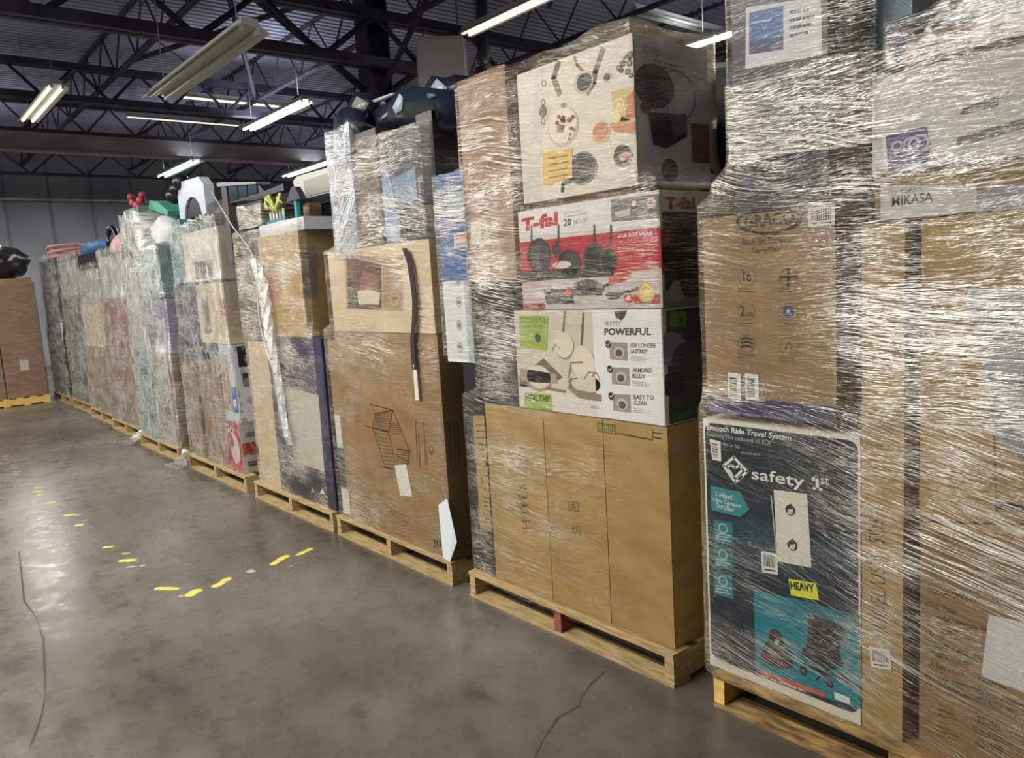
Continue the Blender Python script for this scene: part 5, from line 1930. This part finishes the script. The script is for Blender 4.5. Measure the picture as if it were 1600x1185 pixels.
z0_ = P0
far_load(-8.60, -7.38, 2.10, [
    (0, .42, z0_, 1.02, M((96, 132, 140), .4), 'upright blue-grey carton at the base of the silvery stack', 0),
    (.44, 1, z0_, .98, 'd', 'brown carton at the base of the silvery stack', .01),
    (0, .5, 1.02, 1.75, SILV, 'silvery grey box midway up the silvery stack', .01),
    (.52, .97, 1.0, 1.5, M((150, 140, 168), .5), 'lavender-grey box midway up the silvery stack', .04),
    (.50, .95, 1.51, 1.98, TEALG, 'teal box below the white bag on the silvery stack', .03),
    (.03, .48, 1.76, 2.30, GREYP, 'tall grey bundle at the outer top of the silvery stack', .03)], 2.36, FILM_C, 21,
    'thick crumpled silvery film round the tall stack beside the red-print load', 'wooden pallet under the silvery film stack', jag=.03, fbase=1.3)
blob(-7.74, 2.48, 2.10, .30, .26, .22, noisy('white_cloth', (196, 196, 204), (222, 222, 226), 6, .6, bump=.5), 'white bag bulging from the top of the silvery stack', sd=3, flat=1.985, amp=.25)
bm = bmesh.new()
for k in range(9):
    th = k * 2 * PI / 9
    c_ = Vector((-8.18 + .09 * math.cos(th), 2.2 + .05 * math.sin(th), 2.46 + .05 * math.sin(th * 2)))
    bmesh.ops.create_icosphere(bm, subdivisions=2, radius=.045, matrix=Matrix.Translation(c_) @ Matrix.Diagonal((1, .6, .8, 1)))
tag(link('red_bow', bm, noisy('red_cloth', (160, 40, 60), (200, 84, 100), 12, .6), loc=(-8.18, 2.2, 2.4), smooth=True), 'small crumpled red bow on the silvery stack', 'bow')
box(-8.55, -8.02, 2.16, 2.9, 2.302, 2.40, M((120, 130, 124), .5), 'flat grey-green box holding the crumpled red bow', tape=False)
bm = bmesh.new()
add_prism(bm, [(-8.0, 2.37), (-7.45, 2.25), (-7.42, 2.29), (-7.7, 2.40), (-7.95, 2.44)], 'y', 2.25, 2.5)
bevel(bm, .01, 1)
tag(link('toy_slide', bm, M((70, 170, 140), .4), loc=(-7.7, 2.35, 2.3)), 'green plastic sheet lying on the white bag of the silvery stack', 'toy')

far_load(-10.10, -8.95, 2.17, [
    (0, 1, z0_, 1.0, 'r', 'reddish-brown carton at the base of the pink-topped stack', 0),
    (0, .98, 1.0, 1.55, M((150, 96, 88), .5), 'dull red carton midway up the pink-topped stack', .02),
    (.02, .95, 1.55, 2.02, SILV, 'silvery box near the top of the pink-topped stack', .04)], 2.12, FILM_C, 22,
    'crumpled clear film round the pink-topped stack', 'wooden pallet under the pink-topped stack', side=.5)
blob(-9.5, 2.6, 2.10, .52, .36, .22, M((206, 164, 156), .6), 'soft pink bundle on top of the brown-based stack', 'bundle', 'bundle', amp=.06, sd=5, flat=2.025)
bm = bmesh.new()
add_tube(bm, [(-10.0 + .22 * math.cos(t * PI / 8) + .1, 2.35, 2.14 + .22 * math.sin(t * PI / 8)) for t in range(0, 9)], .03, 8)
tag(link('carry_handle', bm, BLACK, loc=(-9.9, 2.35, 2.1), smooth=True), 'black curved carry handle standing beside the pink bundle', 'handle')
far_load(-11.48, -10.30, 2.22, [
    (0, .98, z0_, .95, 'd', 'brown carton at the base of the blue-tray stack', 0),
    (0, .95, .95, 1.5, CARD_P, 'pale brown carton midway up the blue-tray stack', .02),
    (0, .95, 1.5, 1.92, GREYP, 'grey box near the top of the blue-tray stack', .03),
    (.1, .95, 1.93, 2.12, BLACK, 'black low crate at the top of the blue-tray stack', .03)], 2.0, FILM_C, 23,
    'crumpled clear film round the blue-tray stack', 'wooden pallet under the blue-tray stack', side=.5)
rbox(-11.4, -10.36, 2.30, 3.0, 2.125, 2.26, M((60, 104, 150), .5), 'blue flat tray on the black low crate', 'tray', r=.03, name='tray')
box(-11.9, -11.0, 2.75, 3.3, 2.262, 2.40, CARD_R, 'shallow brown carton behind the blue flat tray', tape=False) if False else None
far_load(-12.88, -11.70, 2.27, [
    (0, .98, z0_, 1.0, M((90, 100, 92), .5), 'grey-green carton at the base of the dark narrow stack', 0),
    (0, .95, 1.0, 1.6, DARKG, 'charcoal box midway up the dark narrow stack', .02),
    (0, .95, 1.6, 2.10, GREYP, 'mid-grey box near the top of the dark narrow stack', .03)], 2.2, FILM_C, 24,
    'crumpled clear film round the dark narrow stack', 'wooden pallet under the dark narrow stack', side=.5)
far_load(-14.3, -13.1, 2.26, [
    (0, .98, z0_, 1.1, M((24, 26, 34), .4), 'black carton at the base of the last stack in the row', 0),
    (0, .95, 1.1, 1.7, DARKG, 'charcoal box midway up the last stack in the row', .02),
    (0, .95, 1.7, 2.2, M((70, 72, 80), .4), 'slate box at the top of the last stack in the row', .03)], 2.3, FILM_C, 25,
    'crumpled clear film round the last stack in the row', 'wooden pallet under the last stack in the row', side=.5)
bm = bmesh.new()
for k in range(3):
    n_ = 28
    ring = [Vector((-13.55 + .42 * math.cos(2 * PI * i / n_), 2.6 + .30 * math.sin(2 * PI * i / n_), 2.25 + k * .055 + .03 * math.sin(2 * PI * i / n_ + k))) for i in range(n_ + 1)]
    add_tube(bm, ring, .025, 6, cap=False)
tag(link('hoop', bm, M((190, 130, 124), .5), loc=(-13.55, 2.6, 2.2)), 'bundle of faded pink hoops on the last stack in the row', 'hoop')

# separate pallet turned towards the aisle, at the picture edge
pallet(-15.10, -13.92, .95, 2.12, 'yellowish wooden pallet standing across the aisle end', wood=WOOD_Y, rot=0)
for i, (ya, yb, za, zb, lb) in enumerate((
        (1.56, 2.10, P0, .60, 'lower brown carton nearer the row on the aisle-end pallet'), (.97, 1.54, P0, .60, 'lower brown carton at the picture edge on the aisle-end pallet'),
        (1.56, 2.10, .603, 1.10, 'middle brown carton with a white label on the aisle-end pallet'), (.97, 1.54, .603, 1.10, 'middle brown carton at the picture edge on the aisle-end pallet'),
        (1.50, 2.09, 1.103, 1.95, 'tall brown carton in the upper tier of the aisle-end pallet'), (.97, 1.48, 1.103, 1.95, 'upper brown carton at the picture edge of the aisle-end pallet'))):
    b = box(-15.08, -13.95 + .01 * (i % 2), ya, yb, za, zb, CARD_R, lb, tape=False)
    if i in (2,):
        a = Art(b, 'R', -13.95)
        a.poly([(32, 580), (46, 578), (44, 562), (30, 562)], (206, 204, 196), 1)
        a.done('sticker_label')
blob(-14.4, 1.72, 2.20, .42, .42, .27, noisy('black_bag', (16, 16, 20), (44, 44, 50), 6, .3, bump=.6), 'black lumpy plastic bag on the aisle-end cartons', sd=8, amp=.16, flat=1.953)
film('thin clear film round the brown cartons of the aisle-end pallet', [(-15.08, -13.94, .97, 2.10, .08, 1.94)], .12, 1.9, FILM, seed=30, base=.3, side=.35, na=160, dz=.05)

bpy.data.objects.remove(FONT_O)
